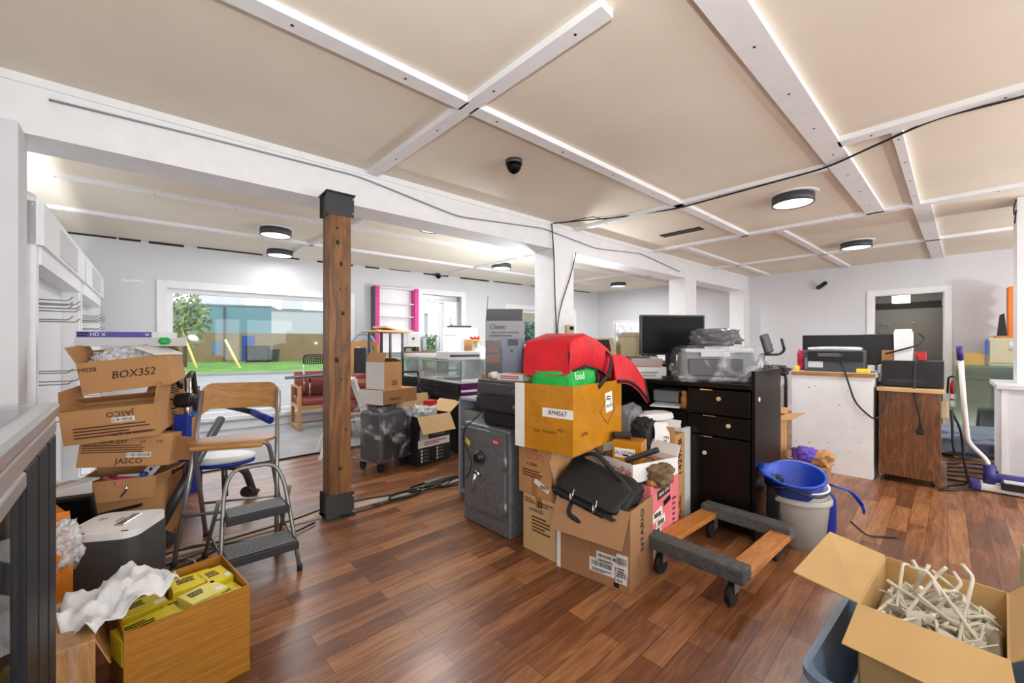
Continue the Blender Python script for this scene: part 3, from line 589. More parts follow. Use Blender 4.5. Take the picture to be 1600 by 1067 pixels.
# crumpled white bag lying over its left end
bm = MB(); N = 26; V = {}
for i in range(N):
    for j in range(N):
        u, v = i / (N - 1) - .5, j / (N - 1) - .5
        z = .055 * noise.noise(Vector((u * 4, v * 4, 1.3))) + .035 * abs(noise.noise(Vector((u * 9, v * 9, 4)))) + .05 * math.exp(-(u * u + v * v) * 8) - .07 * max(0, abs(u) - .38) * 4 * (.5 + noise.noise(Vector((u * 6, v * 6, 7))))
        V[i, j] = bm.bm.verts.new((u * .3 * (1 - .5 * abs(v)), v * .24 * (1 + .3 * u), z))
for i in range(N - 1):
    for j in range(N - 1): bm.bm.faces.new((V[i, j], V[i + 1, j], V[i + 1, j + 1], V[i, j + 1])).smooth = True
o = solo('plastic_bag', bm, mat('white_polythene', (226, 226, 228), .35, bump=.3, bs=30), 'crumpled white plastic bag lying over the carton of yellow boxes', 'bag', (-.02, 1.94, .365), .45, ry=-.15)
sm = o.modifiers.new('s', 'SOLIDIFY'); sm.thickness = .003
# brown taped carton at its left
e = carton('battered brown carton wrapped in clear tape left of the yellow-box carton', (-.27, 1.93, 0), .05, (.38, .34, .33), TAPEDB, {'R': 160}, tape=False, flen=.1, closed=True)
b = MB()
for i in range(5): b.slab([(-.17 + .075 * i, -.171, .05), (-.15 + .075 * i, -.171, .05), (-.145 + .075 * i, -.171, .33), (-.165 + .075 * i, -.171, .33)], .001)
b.build('tape', FILM, e)
e = carton('torn orange taped carton with a ripped corner behind the showcase', (-.32, 2.6, 0), .1, (.28, .36, .43), TAPEDO, {'F': -50, 'R': -35}, tape=False)
solo('torn_wrap', MB().lump((0, 0, .04), (.1, .07, .2), .5, 3, 3, .8), FILMW, 'torn clear wrapping on the orange carton corner', 'wrap', (-.19, 2.46, .36))

# paper shredder / bin: dark grey with a white lid
p = at(178, 920, 1.8); t = thing('paper_shredder', 'dark grey paper shredder with white top beside the left cartons', 'shredder', (p.x, p.y, 0), RZ0 + .22)
p_ = t.location + Vector((-.01, .09, 0)); t.location = p_
def rrect(wd, dp, r, n=6):
    o = []
    for cx, cy, a0 in ((wd / 2 - r, dp / 2 - r, 0), (-wd / 2 + r, dp / 2 - r, 90), (-wd / 2 + r, -dp / 2 + r, 180), (wd / 2 - r, -dp / 2 + r, 270)):
        for i in range(n + 1): a = rad(a0 + 90 * i / n); o.append((cx + r * math.cos(a), cy + r * math.sin(a)))
    return o
MB().prism(rrect(.29, .27, .055), .375, 'z', (0, .035, .1875)).build('bin', mat('shredder_grey', (74, 74, 74), .4), t)
MB().prism(rrect(.285, .265, .055), .03, 'z', (0, .035, .39)).build('lid', WHITE, t)
MB().b2((.02, -.02, .404), (.06, .11, .412), bev=.003).build('paper_slot', CHROME, t)
for x in (-.09, -.06, .1): MB().b2((x - .012, -.085, .404), (x + .012, -.077, .407)).build('button', BLACK, t)
lines(t, 'T', -.08, .08, .03, .03, .406, GREY, 2); lines(t, 'T', 0, .06, .02, .05, .406, GREY, 4)

# ------------------------------------------------------------------ carton tower on the left
def fc(x, yb, d): return at(x, yb, d)
RZF = RZ0
def tower(label, x, yb, d, wd, dp, h, m=CARD, rz=0.0, ry=0.0, rx=0.0, **k):
    x += 13 if h < .3 else 6; wd *= .92; p = fc(x, yb, d); r = RZF + rz + .4; dp = min(dp, .24) if h < .3 else dp; return carton(label, back(p, r, dp), r, (wd, dp, h), m, rx=rx, ry=ry, **k)
p = fc(178, 872, 2.35)
e = tower('open carton at the foot of the left pile, with pink sticks', 174, 872, 2.35, .4, .3, .45, CARD, .06, flaps={'R': 70, 'L': 165, 'F': 172, 'B': 10}, flen=.12)
decal(e, 'F', -.14, .42, .07, .05, .1512, TAPE, 'tape')
solo('wire_tray', MB().b2((-.17, -.01, -.008), (.17, .01, .008)), BLACK, 'flat black bar leaning on the open carton foot of the pile', 'bar', fc(165, 802, 2.08), RZF + .1, ry=-.22)
def tin(x, y, z): return loc_in(back(fc(174, 872, 2.35), RZF + .46, .3), RZF + .46, x, y * .75, z)
solo('packing_filler', MB().lump((0, 0, .18), (.36, .26, .4), .1, 4, 8, .4), mat('mixed_filler', (150, 140, 135), .7, var=.4, vs=12), 'jumble of small parts filling the open carton under the pink sticks', 'filler', tin(0, 0, .0))['kind'] = 'stuff'
for lb, x, y, z, L, rr, m in (('long pink wrapped stick lying on the open carton', -.02, -.12, .43, .2, -.5, PINK), ('short pink wrapped stick beside the longer one', .04, -.14, .44, .12, -.1, mat('bright_pink', (230, 40, 120), .4)), ('white and pink tube on the open carton', .07, -.1, .445, .14, .3, WHITE)):
    solo('wrapped_stick', MB().box((0, 0, 0), (L, .022, .02), bev=.006), m, lb, 'stick', tin(x, y, z), RZF + rr, group='wrapped sticks')
e = thing('switch_plate', 'white plate with black slots standing in the open carton', 'plate', tin(.16, -.1, .47), RZF + .1, rx=-.4); MB().box((0, 0, 0), (.06, .012, .13), bev=.004, rot=(0, .5, 0)).build('plate', WHITE, e)
for z in (-.03, .0, .03): MB().box((z * -.4 + .02 * 0 + z * .9, -.007, z * .9), (.014, .004, .018), rot=(0, .5, 0)).build('slot', BLACK, e)
solo('white_paper_strip', MB().box((0, 0, 0), (.12, .1, .012), bev=.003), PAPER, 'white flat box at the left of the open carton rim', 'box', tin(-.14, -.16, .455), RZF + .1)
solo('round_marker', MB().cyl((0, 0, 0), .016, .03, 14), BLUE, 'small blue cap near the white plate in the pile', 'marker', tin(.135, -.17, .44))
solo('bead_chain', MB().tube(fillet([(0, 0, 0), (.03, -.02, -.03), (.0, -.03, -.08), (-.06, -.03, -.11)], .02), .008, 6), CHROME, 'twisted chain hanging over the rim of the open carton', 'chain', tin(.06, -.19, .43), RZF)
# second carton: MASTER PK / JASCO
e = tower('carton lying on its side in the pile, printed upright with a barcode', 180, 733, 2.33, .45, .3, .185, CARD, .0, .07, -.12, flaps=None, closed=True, tape=False)
txt(e, 'JASCO', .042, (.02, -.123, .03), 'F', INK); txt(e, 'ITEM #', .022, (-.13, -.123, .165), 'F', INKB); txt(e, 'MRR', .02, (.06, -.123, .165), 'F', INKB)
txt(e, 'MASTER PK QTY', .025, (-.09, -.123, .137), 'F', INK); txt(e, '24', .025, (.07, -.123, .137), 'F', INKB); txt(e, 'P39', .022, (.15, -.123, .137), 'F', INKB)
lines(e, 'F', -.02, .1, .35, .05, .1212, INKB, 4); decal(e, 'F', .06, .065, .11, .028, .1212, PAPER); lines(e, 'F', .06, .065, .1, .02, .1222, INK, bars=True)
MB().slab([(.225, -.11, .17), (.225, -.11, .03), (.33, -.16, .03), (.33, -.16, .16)], .004).build('flap', CARDD, e)
# third: JASCO upside down, open
e = tower('open tilted carton with its print upside down in the left pile', 162, 685, 2.28, .44, .3, .185, CARD, .0, -.07, .1, flaps={'L': -5, 'R': 12, 'B': -65}, flen=.11)
txt(e, 'JASCO', .042, (.05, -.123, .15), 'F', INK, spin=PI); decal(e, 'F', .06, .115, .1, .026, .1212, PAPER); lines(e, 'F', .06, .115, .09, .018, .1222, INK, bars=True)
lines(e, 'F', .02, .06, .35, .07, .1212, INKB, 4); txt(e, 'MASTER PK QTY', .024, (.09, -.123, .035), 'F', INK, spin=PI)
solo('inner_carton', MB().box((0, 0, .07), (.4, .2, .16), bev=.003), CARDL, 'pale inner cartons packed in the open carton with upside-down print', 'box', e.location + Vector((.0, 0, .02)), RZF + .4, ry=-.07, rx=.1)
# fourth: oval logo carton behind on the right
e = tower('tilted carton with an oval black emblem under the handwritten carton', 232, 652, 2.6, .22, .22, .2, CARD, -.1, .3, 0, closed=True, tape=False)
MB().lathe([(.055, 0), (.055, .001)], (.04, -.1112, .1), 24, (PI / 2, 0, 0), 1, .62).build('logo', INK, e); MB().lathe([(.043, 0), (.043, .0012)], (.04, -.1125, .1), 24, (PI / 2, 0, 0), 1, .55).build('logo', CARD, e)
txt(e, 'Cutie', .034, (.04, -.1145, .1), 'F', INK); lines(e, 'F', 0.0, .05, .2, .03, .1112, INKB, 2); lines(e, 'F', 0.02, .185, .1, .04, .1112, INK, 3)
# fifth: BOX352
e = tower('tilted open carton with handwritten BOX352', 188, 605, 2.35, .44, .3, .175, CARD, .0, -.12, .1, flaps={'L': 20, 'B': -55, 'F': -100}, flen=.1)
txt(e, 'BOX352', .062, (.035, -.123, .09), 'F', INK, shear=.25, sx=.9); txt(e, 'M028', .035, (-.16, -.123, .135), 'F', INKB)
solo('clear_wrap', MB().lump((0, 0, .08), (.34, .18, .2), .25, 4, 6, .6), FILMW, 'clear plastic wrapping bulging out of the BOX352 carton', 'wrap', e.location + Vector((-.02, 0, .05)), RZF + .4, ry=-.12)
# flat boxes on top
p = fc(192, 541, 2.42); solo('flat_carton', MB().box((0, 0, .0265), (.47, .2, .053), bev=.003), LGREY, 'grey-white flat carton lying on the BOX352 carton', 'box', back(p, RZF + .25, .2), RZF + .25)
p = fc(186, 528, 2.45); e = thing('flat_carton', 'thin purple and white printed box topmost of the left pile', 'box', back(p, RZF + .3, .2), RZF + .3); MB().box((0, 0, .02), (.42, .2, .038), bev=.002).build('body', CARDW, e)
decal(e, 'F', -.02, .02, .36, .034, .1005, mat('purple_print', (96, 80, 160), .5), 'printed_band'); txt(e, 'HD X', .03, (-.1, -.102, .02), 'F', INKW); lines(e, 'F', -.17, .02, .06, .03, .1018, INK, 2); txt(e, '4K', .02, (.14, -.1022, .02), 'F', INKW)
p = fc(250, 548, 2.45); solo('padded_envelope', MB().box((0, 0, 0), (.12, .2, .012), bev=.004), CARDW, 'white padded envelope sticking out under the flat cartons', 'envelope', p, RZF, ry=.35)
solo('green_tag', MB().lump((0, 0, 0), (.05, .04, .04), .4, 3, 2, .8), GREEN, 'small green scrap at the right end of the flat carton', 'scrap', fc(257, 533, 2.4))
# white carton and black panel at the lower left of the pile
e = carton('white carton standing behind the showcase corner', (-.285, 3.25, 0), RZF, (.2, .2, .47), CARDW, closed=True); lines(e, 'F', .02, .32, .12, .03, .101, GREY, 3)
t = thing('flat_monitor', 'black flat screen leaning beside the shredder and showcase', 'monitor', (-.22, 2.98, .2), RZF + .5, rx=.35); MB().box((0, 0, .16), (.26, .025, .32), bev=.005).build('case', BLACK, t); MB().box((0, -.014, .16), (.23, .003, .28)).build('screen', SCREEN, t)
solo('grey_crate', MB().b2((-.14, -.1, 0), (.14, .1, .2), bev=.006), DGREY, 'dark grey crate under the leaning flat screen', 'crate', (-.27, 2.93, 0), .2)
# cartons and boxes on the right of the pile
e = tower('brown carton with a black window strip, right of the left carton pile', 243, 722, 2.72, .24, .24, .27, CARD, -.1, flaps={'F': -80}); decal(e, 'F', -.03, .2, .16, .06, .1212, CARDK, 'window_strip'); lines(e, 'F', -.03, .2, .06, .03, .123, INKW, 2)
e = tower('brown carton at the floor right of the tall pile', 243, 850, 2.62, .1, .2, .42, CARDD, -.1, flaps={'R': 60}, closed=False)
solo('steel_bowl', MB().lathe([(.03, 0), (.07, .03), (.085, .09), (.08, .09), (.065, .033), (.025, .006)], n=24), FILMW, 'clear wrapped silver ball among the boxes right of the pile', 'bowl', fc(238, 655, 2.7))
solo('red_tool', MB().tube(fillet([(0, 0, 0), (.06, 0, .02), (.1, 0, -.02)], .02), .014, 8), REDP, 'small red tool beside the yellow level in the cartons', 'tool', fc(252, 652, 2.72), RZF)
solo('yellow_case', MB().box((0, 0, 0), (.09, .05, .07), bev=.006), YELLOWP, 'yellow plastic tool case beside the blue box', 'case', fc(276, 652, 2.72), RZF, ry=.2)
e = thing('blue_box', 'bright blue printed retail box behind the cartons', 'box', back(fc(280, 650, 2.85), RZF, .1), RZF); MB().box((0, 0, .1), (.14, .1, .2), bev=.002).build('body', mat('retail_blue', (26, 92, 190), .45), e); lines(e, 'F', -.01, .12, .09, .04, .051, INKW, 2); txt(e, 'VIVA', .03, (-.02, -.053, .03), 'F', INKW)
e = thing('leaning_box', 'long black retail box with yellow mark leaning on the pile', 'box', fc(289, 622, 2.7), RZF, ry=-.5); MB().box((0, 0, .13), (.075, .05, .3), bev=.003).build('body', CARDK, e); txt(e, 'POWERLINE', .03, (.0, -.027, .1), 'F', LGREY, spin=-PI / 2); decal(e, 'F', -.01, .245, .03, .05, .0256, YELLOWP)
e = thing('blue_box', 'dark blue retail box on the floor beside the exercise machine', 'box', back(fc(264, 752, 3.3), RZF, .2), RZF); e.location.z = 0; MB().box((0, 0, .14), (.24, .2, .28), bev=.003).build('body', BLUED, e); decal(e, 'F', .0, .2, .23, .1, .101, CARDK, 'printed_band'); txt(e, 'S7XR', .04, (-.03, -.103, .19), 'F', INKW); lines(e, 'F', -.02, .23, .12, .02, .1022, INKW, 1)
solo('white_bag', MB().lump((0, 0, .33), (.28, .22, .66), .25, 3, 12, .6, fold=.15), WHITE, 'crumpled white bag behind the leaning black box by the window', 'bag', (0.12, 4.05, .282)).location = Vector((fc(268, 610, 3.38).x, fc(268, 610, 3.38).y, .282))
# ------------------------------------------------------------------ tall folding chair with plywood back and seat
rz = math.atan2(-.205, .464); mid = (Vector((.18, 2.92, 0)) + Vector((.644, 2.715, 0))) / 2 + Vector((-math.sin(rz), math.cos(rz), 0)) * .17
t = thing('folding_chair', 'tall folding chair with plywood back and seat and grey tube legs', 'chair', mid, rz)
for s_ in (-1, 1):
    l = MB().tube([(s_ * .25, -.17, .012), (s_ * .222, -.01, .5), (s_ * .205, .1, .94)], .0125, 10).build('leg', STEEL, t); MB().cyl((s_ * .25, -.17, 0), .016, .03, 10).build('foot_cap', RUBBER, l)
fr = [(-.22, .21, .012), (-.195, -.03, .55), (-.185, -.07, .635), (-.1, -.09, .65), (.1, -.09, .65), (.185, -.07, .635), (.195, -.03, .55), (.22, .21, .012)]
l = MB().tube(fillet(fr, .06, 5), .0125, 10).build('rear_leg_frame', STEEL, t)
for s_ in (-1, 1): MB().cyl((s_ * .22, .21, 0), .016, .03, 10).build('foot_cap', RUBBER, l)
MB().bar((-.235, -.1, .25), (.235, -.1, .25), .01).build('foot_rail', STEEL, t); MB().bar((-.207, .12, .24), (.207, .12, .24), .008).build('stretcher', STEEL, t)
def ply(pts_top, th): pass
sb = MB(); n = 14
def plate(mb, wd, dp, th, curve, r, c, tilt=0.0):
    P = rrect(wd, dp, r, 5); A = []; B = []
    R = Euler((tilt, 0, 0)).to_matrix()
    for u, v in P: z = curve(u, v); A.append(mb.bm.verts.new(Vector(c) + R @ Vector((u, v, z)))); B.append(mb.bm.verts.new(Vector(c) + R @ Vector((u, v, z + th))))
    mb.bm.faces.new(A[::-1]); mb.bm.faces.new(B)
    for i in range(len(P)): j = (i + 1) % len(P); mb.bm.faces.new((A[i], A[j], B[j], B[i]))
    return mb
plate(sb, .43, .3, .016, lambda u, v: 0, .09, (0, -.02, .645), -.06)
sb.box((0, -.17, .643), (.36, .035, .03), bev=.012); sb.build('seat', BIRCH, t)
bb = MB(); n = 18; P = [(-.22, -.09), (-.222, 0), (-.205, .06), (-.16, .085), (.16, .085), (.205, .06), (.222, 0), (.22, -.09), (.17, -.055), (-.17, -.055)]
b3 = MB(); G_ = 22
rows = []
for i in range(G_ + 1):
    u = -1 + 2 * i / G_; x = .222 * u; top = .085 - .06 * max(0, abs(u) - .7) ** 2 / .09; bot = -.075 - .04 * max(0, (abs(u) - .75)) / .25
    yb = .03 * (1 - u * u)
    rows.append([b3.bm.verts.new((x, .095 + yb + dy, .9 + z)) for dy, z in ((0, bot), (0, top), (.014, top), (.014, bot))])
for A, B in zip(rows, rows[1:]):
    for k in range(4): f = b3.bm.faces.new((A[k], A[(k + 1) % 4], B[(k + 1) % 4], B[k]))
b3.bm.faces.new(rows[0]); b3.bm.faces.new(rows[-1][::-1]); b3.build('backrest', BIRCH, t)

# ------------------------------------------------------------------ folding step stool
t = thing('step_stool', 'two-step folding stool with ribbed black treads in front of the tall chair', 'step stool', (.502, 2.42, 0), -.02)
TB = mat('worn_grey_tube', (136, 136, 132), .4, metal=.6)
hp = [(-.18, 0, .012), (-.155, .1, .3), (-.14, .16, .46), (-.1, .2, .555), (.1, .2, .555), (.14, .16, .46), (.155, .1, .3), (.18, 0, .012)]
l = MB().tube(fillet(hp, .07, 5), .0105, 10).build('front_frame', TB, t)
for s_ in (-1, 1):
    MB().cyl((s_ * .18, 0, 0), .014, .03, 10).build('foot_cap', RUBBER, l)
    q = MB().tube([(s_ * .19, .5, .012), (s_ * .165, .14, .42)], .0105, 10).build('leg', TB, t); MB().cyl((s_ * .19, .5, 0), .014, .03, 10).build('foot_cap', RUBBER, q)
    MB().beam((s_ * .165, .13, .16), (s_ * .178, .36, .17), .004, .018).build('link_bar', TB, t)
def tread(z, y0, wd, dp):
    b = MB().box((0, y0 + dp / 2, z), (wd, dp, .022), bev=.006)
    o = b.build('tread', mat('black_tread', (40, 40, 42), .6) if 'black_tread' not in MATS else MATS['black_tread'], t)
    r = MB()
    for i in range(9): r.box((0, y0 + .02 + i * (dp - .04) / 8, z + .012), (wd - .03, .006, .004))
    r.build('tread_ribs', GREY, o); MB().box((0, y0 - .004, z - .008), (wd, .012, .04), bev=.004).build('tread_edge', MATS['black_tread'], o)
tread(.165, -.04, .33, .2); tread(.335, .06, .29, .17)
MB().bar((-.16, .36, .25), (.16, .36, .25), .007).build('stretcher', TB, t)

# ------------------------------------------------------------------ folding exercise machine behind the chair
t = thing('exercise_bike', 'folding exercise machine with white oval seat and blue pads behind the tall chair', 'exercise machine', (.42, 3.5, 0), -.75)
DT = mat('graphite_tube', (74, 76, 80), .35, metal=.4)
inv = t.matrix_basis.inverted()
bpy.context.view_layer.update(); inv = t.matrix_world.inverted()
def lc(x, y, d): return inv @ at(x, y, d)
MB().tube([lc(245, 833, 2.55), lc(297, 738, 2.72), lc(345, 655, 3.25)], .03, 10).build('main_frame', DT, t)
MB().tube(fillet([lc(300, 705, 3.15), lc(345, 728, 3.2), lc(382, 730, 3.25), lc(397, 772, 3.35)], .1, 6), .028, 10).build('rear_frame', DT, t)
l = MB().bar(lc(225, 822, 2.72), lc(258, 840, 2.5), .035, 14).build('stabilizer', DT, t); MB().bar(lc(254, 838, 2.53), lc(264, 843, 2.46), .04, 14).build('end_cap', BLACK, l)
l = MB().bar(lc(388, 768, 3.28), lc(410, 771, 3.6), .035, 14).build('stabilizer', DT, t); MB().bar(lc(384, 768, 3.22), lc(390, 768, 3.3), .04, 14).build('end_cap', BLACK, l)
l = MB().tube([lc(294, 738, 2.7), lc(293, 650, 2.68), lc(293, 590, 2.66)], .022, 10).build('upright', CHROME, t)
MB().lump(lc(290, 625, 2.64), (.12, .09, .09), .15, 3, 2, .7, flat=False).build('clamp_knob', BLACK, l); MB().tube([lc(293, 592, 2.66), lc(300, 582, 2.7), lc(308, 640, 2.85)], .02, 8).build('handle_stem', DGREY, l)
q = lc(286, 684, 2.6); MB().box(q, (.09, .04, .3), bev=.012, rot=(0, 0, .15)).build('back_pad', BLUED, t)
l = MB().tube([lc(345, 632, 3.2), lc(385, 641, 3.15), lc(398, 645, 3.12)], .022, 10).build('handle_bar', BLACK, t); MB().bar(lc(396, 644, 3.13), lc(423, 657, 3.05), .027, 12).build('grip', BLUED, l)
q = lc(345, 716, 3.05); sp_ = MB(); sp_.lathe([(.17, 0), (.2, .015), (.2, .035), (.17, .05)], q + Vector((0, 0, -.02)), 32, (0, 0, .4), 1.12, .72); l = sp_.build('seat', WHITE, t)
MB().lathe([(.17, -.03), (.195, -.02), (.195, .0)], q + Vector((0, 0, -.015)), 32, (0, 0, .4), 1.12, .72).build('seat_edge', BLUED, l)
MB().bar(lc(350, 720, 3.08), lc(352, 775, 3.1), .02).build('seat_post', DT, t)

# ------------------------------------------------------------------ big window group: red wooden armchairs
ARMW = mat('armchair_wood', (196, 142, 84), .45, var=.06, vs=6)
def armchair(label, loc, rz, flip=False, z=0):
    t = thing('armchair', label, 'chair', loc, rz, group='red vinyl wooden armchairs')
    for s_ in (-1, 1):
        x = s_ * .27
        MB().box((x, -.27, .32), (.045, .05, .64)).box((x, .25, .32), (.045, .05, .64)).box((x, -.01, .63), (.05, .58, .035), bev=.006).box((x, -.01, .05), (.045, .5, .04)).box((x, -.01, .35), (.045, .5, .05)).build('arm_frame', ARMW, t)
    MB().box((0, -.02, .41), (.5, .52, .1), bev=.03).build('seat', MAROON, t)
    MB().box((0, .25, .64), (.5, .08, .38), bev=.03, rot=(-.2, 0, 0)).build('backrest', MAROON, t)
    MB().box((0, -.26, .33), (.5, .03, .05)).box((0, .24, .33), (.5, .03, .05)).build('seat_rail', ARMW, t)
    return t
q = WO + WU * sX(2.05) - WN * .42
armchair('red vinyl armchair with wooden frame standing under the big window', (2.06, 6.5, 0), -.1)
# black perforated chair stacked on it, with a dark glass sheet
t = thing('metal_chair', 'black chair with perforated back stacked on the window armchair', 'chair', (2.1, 6.45, .47), -.12)
b = MB(); 
for i in range(7):
    for j in range(3): pass
P = [(-.19, .52), (-.17, .6), (.17, .6), (.19, .52), (.185, .46), (-.185, .46)]
bk = MB(); rnd = random.Random(1)
for i in range(12): bk.box((-.165 + .03 * i, .2, .53), (.011, .008, .13))
for j in range(5): bk.box((0, .2, .475 + .028 * j), (.35, .008, .011))
bk.tube(fillet([(-.185, .2, .46), (-.19, .2, .58), (-.15, .2, .61), (.15, .2, .61), (.19, .2, .58), (.185, .2, .46)], .03), .01, 8)
bk.build('backrest', BLACKM, t)
for s_ in (-1, 1): MB().tube([(s_ * .185, .2, .48), (s_ * .185, .16, .1), (s_ * .17, .2, .0)], .009, 8).build('frame', CHROME, t)
MB().slab([(-.5, -.3, .29), (.55, -.3, .33), (.6, .12, .33), (-.45, .12, .29)], .012).build('dark_glass_sheet', SCREEN, t)
MB().tube([(-.17, -.2, 0), (-.17, -.2, .28)], .009).build('leg', CHROME, t); MB().tube([(.17, -.2, 0), (.17, -.2, .28)], .009).build('leg', CHROME, t)
armchair('red vinyl armchair right of the wooden post behind the white sign', (2.24, 5.5, 0), -.75)
# upturned pine chair stacked on the second armchair
t = thing('pine_chair', 'pale wooden chair frame stacked upright on the armchair behind the white sign', 'chair', (2.3, 5.36, .66), -.6)
for s_ in (-1, 1):
    MB().box((s_ * .19, -.18, .3), (.045, .06, .62)).build('leg', ARMW, t); MB().box((s_ * .19, .18, .3), (.045, .06, .55)).build('leg', ARMW, t)
MB().box((0, -.18, .58), (.38, .05, .07)).build('frame_rail', ARMW, t); MB().box((0, -.18, .1), (.38, .04, .05)).build('frame_rail', ARMW, t); MB().box((0, 0, .05), (.42, .42, .07), bev=.02).build('seat', MAROON, t)
p = at(553, 520, 6.0); t = thing('black_panel_chair', 'black chair with tall padded back leaning behind the wooden post', 'chair', (2.45, 6.02, .5), -.5)
MB().box((0, .1, .38), (.3, .05, .62), bev=.02, rot=(-.15, 0, 0)).build('backrest', BLACK, t); MB().box((0, -.12, .05), (.4, .36, .06), bev=.02).build('seat', GREY, t)
for s_ in (-1, 1):
    for y in (-.26, .08): MB().bar((s_ * .17, y, -.5), (s_ * .17, y, .03), .013).build('leg', BLACKM, t)
p = at(566, 590, 6.75); t = thing('metal_chair', 'pale blue metal chair with rounded back in front of the wall', 'chair', (p.x, p.y - .1, 0), -.3)
LB = mat('pale_blue_metal', (150, 172, 188), .35, metal=.3)
MB().tube(fillet([(-.2, .2, 0), (-.2, .2, 1.25), (-.1, .2, 1.42), (.1, .2, 1.42), (.2, .2, 1.25), (.2, .2, 0)], .12, 6), .02, 8).tube(fillet([(-.14, .2, .6), (-.14, .2, 1.2), (0, .2, 1.36), (.14, .2, 1.2), (.14, .2, .6)], .12, 6), .012, 8).build('back_frame', LB, t)
MB().box((0, .2, 1.1), (.24, .01, .36)).build('back_panel', mat('mirror_panel', (150, 160, 170), .15, metal=.8), t); MB().box((0, 0, .5), (.42, .42, .03), bev=.01).build('seat', LB, t)
for s_ in (-1, 1): MB().bar((s_ * .19, -.19, 0), (s_ * .19, -.19, .5), .015).build('leg', LB, t)

# white A-frame sign
p = at(556, 660, 5.1); t = thing('a_frame_sign', 'white plastic A-frame sign right of the wooden post', 'sign', (1.86, 4.72, 0), 1.32)
for s_, nm in ((-1, 'front_leaf'), (1, 'rear_leaf')):
    b = MB()
    for x in (-.2, .2): b.beam((x, s_ * .32, 0), (x, s_ * .02, .87), .05, .03, (0, 1, 0))
    b.beam((-.2, s_ * .22, .17), (.2, s_ * .22, .17), .04, .03); b.beam((-.2, s_ * .03, .83), (.2, s_ * .03, .83), .06, .03)
    if s_ < 0: b.slab([(-.18, -.2, .24), (.18, -.2, .24), (.18, -.04, .8), (-.18, -.04, .8)], .008)
    b.build(nm, WHITE, t)
for x in (-.22, .22): MB().beam((x, -.16, .4), (x, .16, .4), .012, .025).build('hinge_bar', WHITE, t)

# pink-sided wall shelf
q = WO + WU * sX(3.5) - WN * .12
t = thing('wall_shelf', 'white wall shelf with magenta sides mounted between window and door', 'shelf', (q.x, q.y, 1.1), WR)
Wd, Hh = .72, 1.15
MB().b2((-Wd / 2, .08, 0), (Wd / 2, .11, Hh)).build('back_panel', TRIM, t)
for s_ in (-1, 1): MB().b2((s_ * Wd / 2 - .035, -.1, 0), (s_ * Wd / 2 + .035, .11, Hh)).build('side_panel', MAGENTA, t)
MB().b2((-Wd / 2 - .045, -.1, 0), (-Wd / 2 - .036, .11, Hh)).build('outer_side', DGREY, t)
for z in (.0, .38, .63, .86, 1.13): MB().b2((-Wd / 2 + .036, -.05, z), (Wd / 2 - .036, .08, z + .018)).build('shelf_board', TRIM, t)
# ------------------------------------------------------------------ glass sales counters
def counter(label, loc, rz, L, dp=.52, H=1.046, purple=True, g0=.816):
    # local x runs along the front, body behind the front at y from 0 to -dp (rz chosen so)
    t = thing('glass_counter', label, 'counter', loc, rz, group='glass sales counters')
    bs = MB().b2((0, -dp, .06), (L, 0, g0 - .02)).b2((.03, -dp + .03, 0), (L - .03, -.03, .06)); bs.build('base', BLKWOOD, t)
    n = max(1, int(L / .75))
    for i in range(n):
        for z0, z1 in ((.7, .79), (.6, .69)):
            d = MB().b2((i * L / n + .01, 0, z0), ((i + 1) * L / n - .01, .015, z1), bev=.003).build('drawer', BLACKM, t)
            MB().b2(((i + .5) * L / n - .06, .015, (z0 + z1) / 2 - .006), ((i + .5) * L / n + .06, .03, (z0 + z1) / 2 + .006)).build('handle', CHROME, d)
    MB().b2((0, -dp, g0 - .02), (L, 0, g0)).build('deck', WHITE, t); MB().b2((.01, -dp + .008, g0), (L - .01, -dp + .02, H - .015)).build('pale_rear_panel', LGREY, t)  # pale panel added at the rear so the glass looks brighter
    gl = MB().b2((0, -.006, g0), (L, 0, H)).b2((0, -dp, g0), (.006, -.006, H)).b2((L - .006, -dp, g0), (L, -.006, H)).b2((.006, -dp, g0), (L - .006, -dp + .006, H)).build('glass_sides', SHOW, t)
    MB().b2((-.005, -dp - .005, H), (L + .005, .005, H + .008)).build('glass_top', SHOW, t)
    rl = MB()
    for x in (0.0, L - .012): rl.b2((x, -.012, g0), (x + .012, 0, H)).b2((x, -dp, g0), (x + .012, -dp + .012, H))
    rl.b2((0, -.01, H - .012), (L, .002, H)).build('edge_trim', ALU, t)
    if purple:
        MB().b2((-.012, -dp, .1), (0, -.0, g0 - .02)).build('end_panel', PURPLE, t); MB().b2((-.015, -dp, .70), (-.012, 0, .725)).build('end_strip', WHITE, t)
    return t
ca = rad(83.5); counter('glass-topped black counter with purple end panel, nearest the safe', (2.69, 3.7, 0), ca, 2.1)
counter('glass-topped counter running along the window wall behind the long counter', (5.6, 5.62, 0), PI - .1, 1.9, .5, 1.0, False)
counter('farthest glass counter right of the first white column', (6.7, 4.3, 0), PI - .05, 2.2, .5, 1.0, False)
